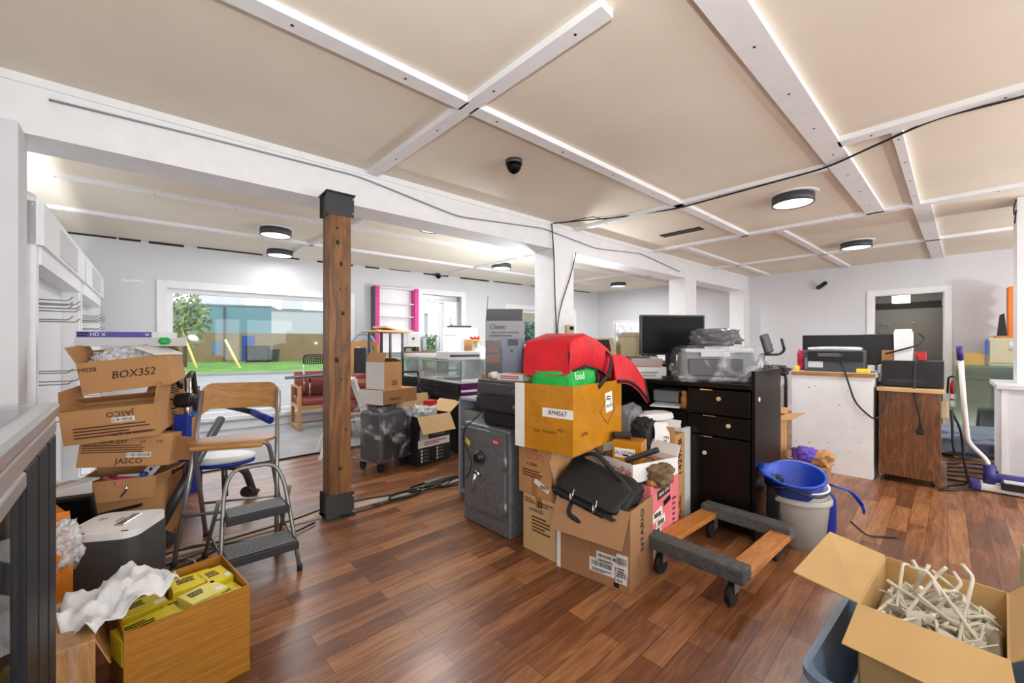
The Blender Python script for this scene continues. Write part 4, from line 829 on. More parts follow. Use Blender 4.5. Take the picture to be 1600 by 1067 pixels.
# things standing on the counters
def cbox(name, label, cat, x, yb, d, wpx, hpx, dep, m, rz=0.0, bev=.006, group=None):
    p = at(x, yb, d); wd, h = px(wpx, d), px(hpx, d); e = thing(name, label, cat, back(p, RZ0 + rz, dep), RZ0 + rz, group); MB().box((0, 0, h / 2), (wd, dep, h), bev=bev).build('body', m, e); e['h'] = 0; del e['h']
    return e, wd, h, dep
zc = 1.054
def on(x, d, z): p = at(x, 540, d); return Vector((p.x, p.y, z))
e = thing('water_cooler', 'white upright water cooler without bottle on the long glass counter', 'cooler', on(651, 6.1, zc), RZ0 - .2)
MB().b2((-.1, -.1, 0), (.1, .1, .37), bev=.02).build('body', WHITE, e); MB().lathe([(.016, 0), (.012, .03)], (0, -.1, .27), 12, (PI / 2, 0, 0)).build('tap', BLACK, e)
e = thing('glass_box', 'small glass and steel cabinet beside the white cooler', 'cabinet', on(673, 6.05, zc), RZ0 - .1); MB().b2((-.11, -.08, 0), (-.09, .08, .3)).b2((.09, -.08, 0), (.11, .08, .3)).b2((-.09, -.08, .28), (.09, .08, .3)).b2((-.09, -.08, 0), (.09, .08, .1)).build('frame', ALU, e); MB().b2((-.09, -.075, .1), (.09, -.07, .28)).build('door', SHOW, e)
e = thing('coffee_machine', 'white box-shaped appliance with a dark lid on the glass counter', 'appliance', on(719, 5.9, zc), RZ0 + .12)
MB().b2((-.24, -.2, 0), (.24, .2, .42), bev=.01).build('body', LGREY, e); MB().b2((-.24, -.215, .02), (-.0, -.2, .4), bev=.006).build('door', WHITE, e); MB().b2((-.18, -.15, .42), (.16, .15, .45), bev=.01).build('lid', DGREY, e); MB().b2((-.22, -.22, .3), (-.05, -.215, .315)).build('handle', BEIGE, e)
e = thing('printer', 'flat white printer at the near end of the glass counter', 'printer', on(716, 5.0, zc), ca - PI / 2 + .0); MB().b2((-.22, -.16, 0), (.22, .16, .1), bev=.01).build('body', LGREY, e); MB().b2((-.2, -.165, .03), (.2, -.16, .06)).build('tray', DGREY, e)
e = thing('laminator', 'long grey laminator with a wooden board on it on the counter', 'laminator', on(658, 5.5, zc), ca - PI / 2 - .5); MB().b2((-.24, -.07, 0), (.24, .07, .07), bev=.02).build('body', LGREY, e); MB().b2((-.26, -.06, .07), (.2, .08, .09)).build('board', OAK, e)
e = thing('black_box', 'black retail box with white print beside the cooler', 'box', on(643, 5.7, zc + .09), RZ0 - .1); e.location.z = zc; MB().b2((-.09, -.06, 0), (.09, .06, .15)).build('body', CARDK, e); lines(e, 'F', 0, .1, .12, .06, .061, INKW, 4)
solo('amber_jar', MB().lathe([(.045, 0), (.05, .02), (.05, .07), (.035, .09)], n=16), ORANGE, 'orange jar on the counter in front of the white appliance', 'jar', on(724, 5.3, zc))
solo('brown_cup', MB().lathe([(.05, 0), (.06, .14), (.055, .14), (.045, .01)], n=16), CARD, 'brown paper cup on the flat white printer', 'cup', on(732, 5.0, zc + .1))
e = thing('red_flower', 'red flower-shaped ornament with yellow base near the shredder carton', 'ornament', on(742, 5.2, zc), .2); MB().cyl((0, 0, 0), .06, .22, 12).build('stand', LGREY, e); MB().cyl((0, 0, .22), .1, .02, 14).build('yellow_base', YELLOWP, e)
b = MB()
for i in range(6): b.lathe([(.0, -.01), (.03, 0), (.0, .01)], (.05 * math.cos(i), .05 * math.sin(i), .26), 10, (.4, .3 * i, 0), caps=False)
b.build('petals', REDP, e)
e = thing('white_machine', 'white angular device on the counter behind the brown cup', 'device', on(747, 5.2, zc), .4); MB().prism([(-.1, 0), (.1, 0), (.12, .1), (-.05, .16)], .2, 'y').build('body', WHITE, e)
e, *_ = cbox('printer', 'black printer on the counter left of the red bag', 'printer', 832, 572, 5.6, 34, 30, .35, BLACK, .1)
e.location.z = .72
e, wd, h, dp = cbox('grey_box', 'low white table edge behind the red bag', 'table', 836, 578, 5.4, 70, 5, .6, LGREY, .1); e.location.z = .7; 
b = MB()
for sx_ in (-.25, .25):
    for sy_ in (-.25, .25): b.b2((sx_ - .02, sy_ - .02, -.7), (sx_ + .02, sy_ + .02, 0))
b.build('legs', LGREY, e); e.name = 'white_table'
# display stand with wooden top
t = thing('display_stand', 'black metal display stand with a wooden top in front of the counter', 'stand', (2.36, 4.82, 0), .2)
for x in (-.16, .16):
    for y in (-.12, .12): MB().b2((x - .012, y - .012, 0), (x + .012, y + .012, 1.38)).build('post', BLACKM, t)
    MB().b2((x * .45 - .01, -.13, 0), (x * .45 + .01, -.11, 1.0)).build('post', BLACKM, t)
MB().b2((-.17, -.13, .99), (.17, .13, 1.01)).b2((-.17, -.13, .55), (.17, .13, .57)).build('shelf_frame', BLACKM, t)
MB().box((0, 0, 1.395), (.5, .36, .025), bev=.004).box((.05, 0, 1.425), (.4, .2, .02), rot=(0, .12, .3)).build('top_board', CARDL, t)
# black metal chairs beside it
for lb, X, Y, r in (('black tubular chair in front of the counter beside the display stand', 2.38, 4.32, -.2),):
    t = thing('tube_chair', lb, 'chair', (X, Y, 0), r)
    for s_ in (-1, 1):
        MB().tube(fillet([(s_ * .2, -.2, 0), (s_ * .2, -.2, .45), (s_ * .2, -.18, .64), (s_ * .2, .15, .66), (s_ * .2, .2, .86)], .06), .013, 8).build('side_frame', BLACKM, t); MB().bar((s_ * .19, .2, 0), (s_ * .19, .18, .45), .013).build('leg', BLACKM, t)
    MB().tube(fillet([(-.2, .2, .86), (-.2, .22, .9), (.2, .22, .9), (.2, .2, .86)], .03), .013).box((0, .2, .76), (.36, .015, .16)).build('backrest', BLACKM, t); MB().box((0, 0, .44), (.4, .4, .04), bev=.015).build('seat', BLACK, t)

# ------------------------------------------------------------------ wrapped suitcase and its cartons
A, B = G(598, 742), G(641, 726); c0 = Vector((1.98, 3.86, 0)); rs = .3
v = B - A; rs = math.atan2(v.y, v.x) * .9; c0 = back((A + B) / 2, rs, .38); 
t = thing('suitcase', 'black wheeled suitcase wrapped in clear plastic beyond the wooden post', 'suitcase', c0, rs)
MB().box((0, 0, .33), (.36, .3, .5), bev=.04, seg=3).build('shell', DGREY, t); MB().box((0, -.155, .25), (.28, .02, .26), bev=.01).build('front_pocket', BLACK, t)
for sx_ in (-.15, .15):
    for sy_ in (-.12, .12):
        w_ = MB().cyl((sx_ - .012, sy_, .035), .035, .024, 14, (0, PI / 2, 0)).build('caster', BLACK, t); MB().box((sx_, sy_, .065), (.04, .05, .03)).build('caster_fork', BLACKM, w_)
MB().box((0, 0, .615), (.16, .03, .02)).build('handle', BLACK, t)
MB().lump((0, 0, .36), (.46, .42, .54), .07, 4, 3, .3, fold=.12, sub=5).build('plastic_wrap', FILM, t)
zs = .648; e = carton('flat brown carton printed FRAGILE lying on the wrapped suitcase', loc_in(c0, rs, .08, 0, zs), rs, (.46, .32, .14), CARDD, closed=True, tape=True)
decal(e, 'L', .0, .07, .34, .139, .2412, CARDW); txt(e, 'FRAGILE', .04, (-.08, -.173, .05), 'F', INK)
e = carton('upright brown carton with a white side standing on the flat carton', loc_in(c0, rs, .03, .02, zs + .14), rs + .06, (.25, .24, .27), CARD, {'L': -20, 'R': -70, 'B': -80}, flen=.1)
decal(e, 'L', 0, .135, .24, .268, .1262, CARDW); lines(e, 'F', .02, .06, .08, .05, .1212, INK, 3)
# black printed open carton
A, B = G(652, 730), G(703, 716); v = B - A; rk = math.atan2(v.y, v.x); dpk = .36; wk = v.length; ck = back((A + B) / 2, rk, dpk)
e = carton('open black printed carton with fold-out flap beside the wrapped suitcase', ck, rk, (wk, dpk, .5), CARDK, {}, tape=False)
for k, a in (('F', 150), ('B', 10), ('R', 55)):
    o = {'F': Vector((0, -1, 0)), 'B': Vector((0, 1, 0)), 'R': Vector((1, 0, 0))}[k]; sd = Vector((1, 0, 0)) if k != 'R' else Vector((0, 1, 0)); hf = (wk if k != 'R' else dpk) / 2; h0 = o * ((dpk if k != 'R' else wk) / 2) + Vector((0, 0, .5)); d = (UP * math.cos(rad(a)) + o * math.sin(rad(a))) * .19
    MB().slab([h0 - sd * hf, h0 + sd * hf, h0 + sd * hf + d, h0 - sd * hf + d], .005).build('flap', CARDL, e)
decal(e, 'F', .0, .22, wk * .96, .08, dpk / 2 + .0012, PAPER, 'red_print_band', spin=.0); lines(e, 'F', .02, .22, wk * .7, .04, dpk / 2 + .0022, INKR, 2)
decal(e, 'F', -wk * .3, .31, .11, .1, dpk / 2 + .0012, LGREY, 'picture')
decal(e, 'F', .05, .33, .2, .1, dpk / 2 + .0016, mat('photo_print', (92, 96, 104), .4, var=.6, vs=14), 'picture')
for i in range(4):
    for s_ in (-1, 1): decal(e, 'F', s_ * .1 - .06, .15 - i * .035, .018, .024, dpk / 2 + .0015, INKW, 'tick_box'); lines(e, 'F', s_ * .1 - .0, .15 - i * .035, .08, .02, dpk / 2 + .0015, GREY, 2)
solo('clear_bag', MB().lump((0, 0, .08), (.22, .24, .2), .3, 4, 9, .7, fold=.2), FILMW, 'clear plastic bag stuffed in the open black carton', 'bag', loc_in(ck, rk, -.06, .0, .4))
solo('white_bottle_pack', MB().box((0, 0, .07), (.12, .1, .16), bev=.02), CARDW, 'white pack with red band in the open black carton', 'pack', loc_in(ck, rk, .08, -.02, .42), rk + .2)
solo('red_pack', MB().box((0, 0, .03), (.12, .1, .05), bev=.01), REDP, 'small red pack on the white pack in the open black carton', 'pack', loc_in(ck, rk, .09, .0, .575), rk + .1)

# ------------------------------------------------------------------ safe
t = thing('safe', 'scuffed dark grey combination safe on the floor below the cash drawers', 'safe', (1.737, 2.11, 0), -PI / 2 - .0)
W, Dp, H = .48, .5, .685     # local x runs to the camera's right, -y is the door side
MB().box((0, Dp / 2, H / 2), (W, Dp, H), bev=.012).build('body', SAFE, t)
d = MB().box((.005, -.006, H / 2 + .045), (W - .07, .018, H - .14), bev=.006).build('door', SAFE, t)
MB().b2((-W / 2 + .02, -.006, .02), (W / 2 - .02, 0, .09)).build('plinth_panel', SAFE, t)
MB().lathe([(.052, 0), (.052, .012), (.034, .014), (.034, .035), (.026, .04)], (-.04, -.014, .47), 30, (PI / 2, 0, 0)).build('combination_dial', BLACKM, d)
tk = MB()
for i in range(20): a = i * PI / 10; tk.box((-.04 + .045 * math.cos(a), -.0265, .47 + .045 * math.sin(a)), (.003, .001, .003))
tk.build('dial_marks', INKW, d)
MB().lathe([(.026, 0), (.022, .03)], (-.05, -.014, .36), 18, (PI / 2, 0, 0)).tube([(-.05, -.04, .36), (-.065, -.05, .31), (-.07, -.05, .25)], [.013, .01, .012], 8).build('lever_handle', CHROME, d)
for z in (.47, .18): MB().cyl((W / 2 - .025, -.012, z - .04), .011, .09, 12).b2((W / 2 - .08, -.018, z - .03), (W / 2 - .03, -.008, z + .03)).build('hinge', STEEL, t)
decal(d, 'F', .13, .6, .08, .03, .017, INKR, 'maker_plate'); lines(d, 'F', .13, .6, .06, .018, .018, INKW, 2)
sp_ = MB(); rnd = random.Random(11)
for i in range(26): sp_.box((rnd.uniform(-.2, .2), -.0155, rnd.uniform(.12, .4)), (.002, .0015, rnd.uniform(.002, .005)))
sp_.build('paint_specks', INKW, d)
# cash drawers stacked on it
def drawer(label, x, y, z, wd, dp, h, m=BLACK, rz=0):
    e = thing('cash_drawer', label, 'cash drawer', (x, y, z), -PI / 2 + rz, group='black cash drawers on the safe')
    MB().b2((-wd / 2, 0, 0), (wd / 2, dp, h), bev=.004).build('case', m, e); MB().b2((-wd / 2 + .006, -.012, .012), (wd / 2 - .006, 0, h - .02), bev=.003).build('drawer_front', m, e); MB().cyl((wd / 2 - .05, -.012, h * .45), .011, .006, 14, (PI / 2, 0, 0)).build('lock', CHROME, e); return e
drawer('black cash drawer, lowest of the three on the safe', 1.79, 1.98, .688, .4, .4, .105)
drawer('dark slate cash drawer, middle of the three on the safe', 1.74, 1.985, .796, .42, .42, .1, mat('slate_case', (42, 44, 56), .4), .03)
drawer('dark cash drawer, topmost of the three on the safe', 1.735, 1.975, .9, .42, .42, .095, DGREY, .01)
zt = .997
e = thing('printed_box', 'small printed box with orange and white faces on the top cash drawer', 'box', (1.84, 1.93, zt), -PI / 2 + .2); MB().b2((-.1, -.06, 0), (.1, .06, .04)).build('body', CARDW, e); decal(e, 'T', .03, 0, .13, .11, .0408, ORANGE); lines(e, 'F', .0, .02, .15, .025, .061, INKR, 2)
for i, (x, y) in enumerate(((1.8, 2.11), (1.85, 2.15), (1.79, 2.07))): solo('crumpled_ball', MB().lump((0, 0, .022), (.055, .055, .045), .2, 4, i, .8, sub=3), PAPER if i else BEIGE, ('beige crumpled ball on the top cash drawer, leftmost', 'white crumpled ball on the top cash drawer farthest back', 'white crumpled ball next to the small printed box')[i], 'crumpled paper', (x, y, zt), group='crumpled balls on the cash drawer')
# dark cable hanging over the safe door
cable('thin black cable dangling down the left edge of the safe', [(1.72, 2.1, .8), (1.71, 2.22, .7), (1.715, 2.3, .66), (1.712, 2.33, .55), (1.712, 2.25, .48), (1.712, 2.22, .4), (1.712, 2.29, .3)], .004)
solo('paper_scrap', MB().box((0, 0, 0), (.002, .05, .03), rot=(.5, 0, 0)), YELLOW, 'torn yellowish paper scrap on the cable over the safe', 'scrap', (1.705, 2.26, .56))
# silver open cabinet behind
t = thing('media_cabinet', 'silver open cabinet with a grey drawer behind the safe', 'cabinet', (1.98, 2.56, 0), -PI / 2)
MB().b2((-.19, 0, 0), (-.17, .42, .8)).b2((.17, 0, 0), (.19, .42, .8)).b2((-.19, 0, .78), (.19, .42, .8)).b2((-.17, 0, .55), (.17, .42, .565)).b2((-.17, .4, 0), (.17, .42, .78)).b2((-.17, 0, .03), (.17, .42, .05)).build('frame', mat('silver_laminate', (152, 158, 170), .35), t)
MB().b2((-.16, .02, .58), (.1, .4, .7), bev=.005).build('drawer', GREY, t); MB().b2((-.16, .02, .06), (.16, .3, .5), bev=.01).build('drawer', BLACK, t)
carton('flat brown carton between the silver cabinet and the shredder carton', (2.2, 2.47, .8), -PI / 2, (.22, .24, .19), CARD, closed=True)
# retail shredder carton
p = at(790, 540, 3.15); e = carton('tall grey retail carton picturing a paper shredder behind the safe', (2.19, 2.42, .99), RZ0 + .05, (.3, .26, .42), mat('grey_retail_card', (150, 150, 154), .5), {'L': -5, 'B': -60}, tape=False, flen=.2)
MB().b2((-.148, -.128, .415), (.148, .128, .42)).build('top_flap', MATS['grey_retail_card'], e)
DARKP = mat('dark_print_photo', (54, 44, 46), .35, var=.3, vs=10)
decal(e, 'F', 0, .135, .298, .27, .1312, DARKP, 'picture'); txt(e, 'Classic', .05, (-.06, -.133, .375), 'F', INK, shear=.35, sx=.9); txt(e, 'MEDIUM DUTY SHREDDER', .018, (-.0, -.133, .33), 'F', INK); lines(e, 'F', -.02, .305, .2, .014, .1322, INK, 1)
MB().b2((-.02, -.136, .02), (.13, -.132, .24)).b2((-.03, -.138, .22), (.135, -.134, .29)).build('picture', mat('shredder_print', (96, 100, 124), .35), e); MB().b2((.02, -.14, .23), (.1, -.138, .28)).b2((.04, -.1395, .18), (.06, -.1375, .2)).build('picture', BLACK, e)
MB().b2((-.145, -.1345, .1), (-.04, -.132, .16)).b2((-.14, -.1345, .18), (-.05, -.132, .22)).build('picture', mat('brown_print_photo', (130, 84, 70), .4), e)

# ------------------------------------------------------------------ carton pile beside the safe
e = carton('lower brown carton beside the safe with printed handling marks', (1.93, 1.635, 0), -PI / 2 - .0, (.26, .36, .33), CARDL, closed=True)
txt(e, 'OVERSIZE', .026, (-.02, -.183, .25), 'F', INKB, name='printed_text'); lines(e, 'F', .02, .17, .15, .1, .1812, INKB, 5); lines(e, 'F', -.07, .3, .09, .035, .1812, INKB, 3)
for x in (.0, .02): MB().b2((x - .004, -.182, .27), (x + .004, -.181, .31)).b2((x - .009, -.182, .3), (x + .009, -.181, .303)).build('arrow_mark', INK, e)
lines(e, 'F', .06, .295, .1, .03, .1812, INKB, 2)
e = carton('brown carton with red handling symbols under the yellow taped carton', (2.0, 1.665, .331), -PI / 2 - .02, (.27, .5, .285), CARD, closed=True)
decal(e, 'F', .015, .235, .12, .05, .2512, CARD, 'red_frame'); b = MB()
for k in range(3): b.box((-.04 + .045 * k, -.2522, .235), (.03, .001, .03)).build if 0 else b.b2((-.055 + .045 * k, -.2526, .22), (-.052 + .045 * k, -.2516, .25)).b2((-.025 + .045 * k, -.2526, .22), (-.022 + .045 * k, -.2516, .25)).b2((-.055 + .045 * k, -.2526, .248), (-.022 + .045 * k, -.2516, .251)).b2((-.055 + .045 * k, -.2526, .219), (-.022 + .045 * k, -.2516, .222))
b.build('handling_symbols', INKR, e); txt(e, 'X-28085', .026, (-.02, -.253, .185), 'F', INKB); lines(e, 'F', .0, .13, .2, .05, .2512, INKB, 3); decal(e, 'F', .06, .075, .12, .03, .2516, PAPER, spin=-.35); lines(e, 'F', .08, .07, .06, .02, .2526, INK, bars=True)
MB().b2((-.022, -.2515, 0), (.022, -.2505, .12)).build('tape', TAPE, e)
# big yellow taped carton
Lp, Cp, Rp = Vector((1.709, 1.775, 0)), Vector((1.736, 1.374, 0)), Vector((2.34, 1.45, 0))
rz = math.atan2((Rp - Cp).y, (Rp - Cp).x); W = .6; Dp = .4; cy = back((Cp + Rp) / 2, rz, Dp)
e = carton('big yellow taped carton holding the red and green bags', (cy.x, cy.y, .625), rz, (W, Dp, .375), TAPED, {}, tape=False, ry=.0)
decal(e, 'L', .1, .22, .2, .05, W / 2 + .001, PAPER, lab='white handwritten strip'); txt(e, 'AM4567', .04, (-W / 2 - .0026, -.1, .22), 'L', INK, sx=.9)
txt(e, 'LION', .03, (-.18, -Dp / 2 - .002, .1), 'F', INKB); txt(e, '402', .025, (-W / 2 - .002, -.12, .13), 'L', INKB); txt(e, 'ION STRAIGHT', .022, (-W / 2 - .002, -.02, .11), 'L', INKB)
decal(e, 'F', .12, .25, .09, .12, Dp / 2 + .001, PAPER, spin=.1); lines(e, 'F', .12, .275, .07, .03, Dp / 2 + .002, INK, 2); txt(e, '01175', .026, (.12, -Dp / 2 - .003, .225), 'F', INK)
b = MB(); 
for q0, q1 in (((.0, .2), (.1, .12)), ((.1, .12), (.2, .2)), ((.2, .2), (.1, .28)), ((.1, .28), (.0, .2))): b.beam((q0[0], -Dp / 2 - .001, q0[1]), (q1[0], -Dp / 2 - .001, q1[1]), .003, .002, (0, 1, 0))
b.build('diamond_mark', INKB, e); MB().b2((-W / 2 - .0015, Dp / 2 - .07, 0), (-W / 2 - .0005, Dp / 2, .375)).build('white_tape', PAPER, e)
ybox = (Vector((cy.x, cy.y, .625)), rz)
def yin(x, y, z): return loc_in(ybox[0], rz, x, y, z)
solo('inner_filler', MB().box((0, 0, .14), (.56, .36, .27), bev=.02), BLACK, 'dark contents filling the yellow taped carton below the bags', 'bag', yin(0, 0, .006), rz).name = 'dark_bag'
# green and red insulated bags
t = thing('green_bag', 'green food delivery bag folded under the red bag', 'bag', yin(-.12, -.03, .325), rz + .05); MB().lump((0, 0, .06), (.34, .3, .17), .06, 3, 21, .35, fold=.05).build('body', GREEN, t)
txt(t, 'food', .06, (-.1, -.153, .1), (rad(75), 0, 0), INKW, shear=.2); MB().tube(fillet([(.1, -.16, .02), (.11, -.17, .1), (.12, -.05, .15)], .03), .012, 6, flat=.3).build('strap', LEATHER, t)
t = thing('red_bag', 'red insulated delivery bag with black straps lying on the yellow taped carton', 'bag', yin(-.0, .0, .48), rz + .02)
bb = MB(); prof = [(-.275, .04, .095), (-.26, .05, .1), (-.1, .09, .1), (.05, .06, .1), (.2, .0, .1), (.3, -.04, .085)]
rows = []
for x, zc_, hh in prof:
    ring = []
    for k in range(16):
        a = 2 * PI * k / 16; cy_, sz = math.cos(a), math.sin(a); y = math.copysign(abs(cy_) ** .22, cy_) * .16; z = math.copysign(abs(sz) ** .22, sz) * hh
        ring.append(bb.bm.verts.new((x + .02 * sz, y * (1 + .05 * noise.noise(Vector((x * 6, k, 1)))), zc_ + z + .012 * noise.noise(Vector((x * 9, k * .8, 3))))))
    rows.append(ring)
for A_, B_ in zip(rows, rows[1:]):
    for k in range(16): bb.bm.faces.new((A_[k], A_[(k + 1) % 16], B_[(k + 1) % 16], B_[k])).smooth = True
bb.bm.faces.new(rows[0]); bb.bm.faces.new(rows[-1][::-1]); bb.build('body', RED, t)
fl = MB(); q = [Vector((.23, -.205, -.1)), Vector((.27, -.16, .06)), Vector((.57, -.25, -.11)), Vector((.54, -.29, -.25))]
rows = []
for i in range(9):
    u = i / 8; l_, r_ = q[0].lerp(q[3], u), q[1].lerp(q[2], u); bow = Vector((0, 0, .05 * math.sin(PI * u) + .01 * noise.noise(Vector((u * 5, 2, 1)))))
    rows.append([fl.bm.verts.new(l_ + bow), fl.bm.verts.new(l_.lerp(r_, .5) + bow * 1.2), fl.bm.verts.new(r_ + bow), fl.bm.verts.new(r_ + bow - Vector((0.01, 0, .028))), fl.bm.verts.new(l_ + bow - Vector((.01, 0, .028)))])
for A_, B_ in zip(rows, rows[1:]):
    for k in range(5): fl.bm.faces.new((A_[k], A_[(k + 1) % 5], B_[(k + 1) % 5], B_[k]))
fl.bm.faces.new(rows[0]); fl.bm.faces.new(rows[-1][::-1]); o = fl.build('lid_flap', RED, t)
MB().tube([r[0] for r in []] or [q[0].lerp(q[3], i / 8) + Vector((0, -.003, .05 * math.sin(PI * i / 8) - .012)) for i in range(9)] + [q[3].lerp(q[2], i / 4) + Vector((.004, 0, -.012)) for i in range(1, 5)], .012, 6).build('piping', LEATHER, o)
MB().tube([(-.26, -.16, -.03), (-.1, -.165, -.005), (.05, -.165, -.03), (.2, -.165, -.09)], .008, 6).tube([(-.272, -.15, -.03), (-.272, -.15, .08)], .005, 6).build('piping', LEATHER, t)
MB().tube(fillet([(.12, -.05, .13), (.2, -.19, .06), (.13, -.2, -.06), (-.02, -.2, -.13)], .08), .018, 8, flat=.4).tube(fillet([(.0, .1, .15), (.12, .0, .17), (.22, -.05, .13), (.1, -.02, .15)], .05), .016, 8, flat=.4).box((.18, -.02, .15), (.14, .06, .03), (0, .3, -.3), .01).build('strap', LEATHER, t)

# ------------------------------------------------------------------ open ONTARIO carton and what lies on it
Lp, Cp = Vector((1.735, 1.484, 0)), Vector((1.795, 1.064, 0)); rz = math.atan2((Cp - Lp).y, (Cp - Lp).x); W = (Cp - Lp).length; Dp = .31; co = back((Lp + Cp) / 2, rz, Dp)
e = carton('open brown carton with shipping labels and side print, under the black bag', co, rz, (W, Dp, .4), mat('brown_cardboard', (164, 122, 86), .8, var=.06, vs=3), {'F': 152, 'L': 20}, flen=.18)
o_ = [c for c in e.children if c.name.startswith('flap')]
txt(e, 'ONTARIO', .06, (W / 2 + .002, .0, .24), 'R', INK, spin=PI / 2)
for u, v_, wd, ht in ((.09, .135, .12, .05), (.17, .13, .06, .1), (.06, .085, .14, .07), (.165, .065, .06, .06)): decal(e, 'F', u, v_, wd, ht, Dp / 2 + .0012, PAPER); lines(e, 'F', u, v_ + ht * .15, wd * .8, ht * .35, Dp / 2 + .0022, INK, bars=True); lines(e, 'F', u, v_ - ht * .3, wd * .8, ht * .25, Dp / 2 + .0022, INK, 2)
decal(e, 'F', .14, .02, .03, .022, Dp / 2 + .0012, INK); MB().b2((-.004, -Dp / 2 - .001, 0), (.004, -Dp / 2, .25)).build('tape', TAPE, e); MB().b2((-W / 2, -Dp / 2 - .002, 0), (-W / 2 + .025, -Dp / 2 - .001, .24)).build('white_tape', PAPER, e)
MB().lathe([(.04, 0), (.04, .0015)], (W / 2 + .001, -.02, .12), 20, (0, PI / 2, 0)).build('round_stamp', MATS['brown_cardboard'], e)
solo('padding', MB().box((0, 0, .19), (W - .02, Dp - .02, .36), bev=.02), CARDD, 'brown packing paper inside the open shipping carton', 'packing paper', co + Vector((0, 0, .006)), rz)
# black laptop bag
t = thing('laptop_bag', 'black nylon laptop bag lying on the open shipping carton', 'bag', loc_in(co, rz, -.03, -.03, .405), rz - .04, rx=.55, ry=.2)
MB().lump((0, 0, .02), (.43, .29, .1), .08, 3, 5, .28, flat=False, sub=5).build('body', LEATHER, t); MB().lump((0, -.03, .075), (.38, .19, .05), .06, 3, 8, .3, flat=False).build('front_flap', LEATHER, t)
MB().tube(fillet([(-.07, -.14, .04), (-.06, -.2, .02), (.04, -.2, .0), (.06, -.14, .04)], .04), .012, 6, flat=.4).build('handle', LEATHER, t)
for x in (-.07, .07): MB().tube(fillet([(x, -.1, .1), (x + .01, -.13, .09), (x, -.15, .06), (x - .01, -.12, .09)], .01), .005, 6).build('buckle', CHROME, t)
MB().tube(fillet([(-.2, .08, .08), (-.08, .14, .16), (.06, .1, .11), (.2, .05, .06)], .06), .014, 6, flat=.4).build('strap', LEATHER, t); MB().b2((-.2, -.13, .02), (-.15, -.125, .05)).build('badge', LGREY, t)
# support carton and printed tray behind
e = carton('brown carton hidden behind the shipping carton under the white tray', (2.3, 1.33, 0), .02, (.4, .28, .455), CARDD, closed=True)
p = G(972, 757, .455); rt = -.95; e = carton('white open tray carton with red brand print, holding cables', (2.25, 1.34, .462), -1.83, (.42, .36, .1), CARDW, {'B': 30, 'L': 50}, flen=.07); txt(e, 'EuroPak', .062, (.1, -.182, .05), 'F', INKR, sx=1.0); txt(e, 'JUNIOR', .022, (.212, .0, .05), 'R', INK)
te = e.location.copy()
solo('tray_filler', MB().box((0, 0, .035), (.4, .34, .06), bev=.01), CARDD, 'brown paper lining the white tray carton', 'packing paper', te + Vector((0, 0, .006)), -1.83)
e = carton('small taped carton with a handwritten white label in the white tray', te + Vector((-.03, -.02, .07)), -1.3, (.17, .14, .12), TAPED, closed=True, tape=False); decal(e, 'F', -.01, .05, .12, .055, .0712, PAPER); txt(e, 'ALGOMA', .034, (-.01, -.073, .05), 'F', INK, shear=.1, sx=.85)
e = thing('power_adapter', 'black power adapter lying on the small taped carton', 'adapter', te + Vector((-.04, .03, .192)), -.8); MB().box((0, 0, .018), (.11, .05, .036), bev=.008).build('body', BLACK, e)
solo('barcode_scanner', MB().box((0, 0, 0), (.2, .04, .028), bev=.01), BLACK, 'black remote-like bar lying slanted across the white tray', 'remote', te + Vector((-.1, -.14, .13)), -1.0, ry=-.4)
for i, pts in enumerate(([(.0, .05, .21), (-.1, .0, .1), (-.12, -.08, .12), (-.15, -.12, .03)], [(-.02, .06, .22), (-.05, -.04, .2), (-.08, -.1, .11), (0, -.16, .1), (.03, -.18, .02)], [(-.1, .1, .1), (-.2, .05, .1), (-.2, .15, .16), (-.1, .2, .2)])): cable('black cable over the white tray, %s' % ('running left', 'looping over its front', 'coiled behind it')[i], [te + Vector(q_) for q_ in pts], .004, group='cables in the white tray')
solo('camo_bundle', MB().lump((0, 0, .05), (.17, .15, .12), .3, 3, 31, .7, fold=.1), mat('olive_brown_cloth', (112, 92, 64), .8, var=.5, vs=14), 'olive brown cloth bundle between the black bag and pink carton', 'bundle', (2.16, 1.15, .3)).location = (2.2, 1.13, .44)
solo('orange_handle', MB().tube([(0, 0, 0), (.12, -.04, -.03)], .016, 8), DOLLYW, 'orange wooden handle sticking out above the pink carton', 'handle', (2.1, 1.13, .46)).name = 'tool_handle'
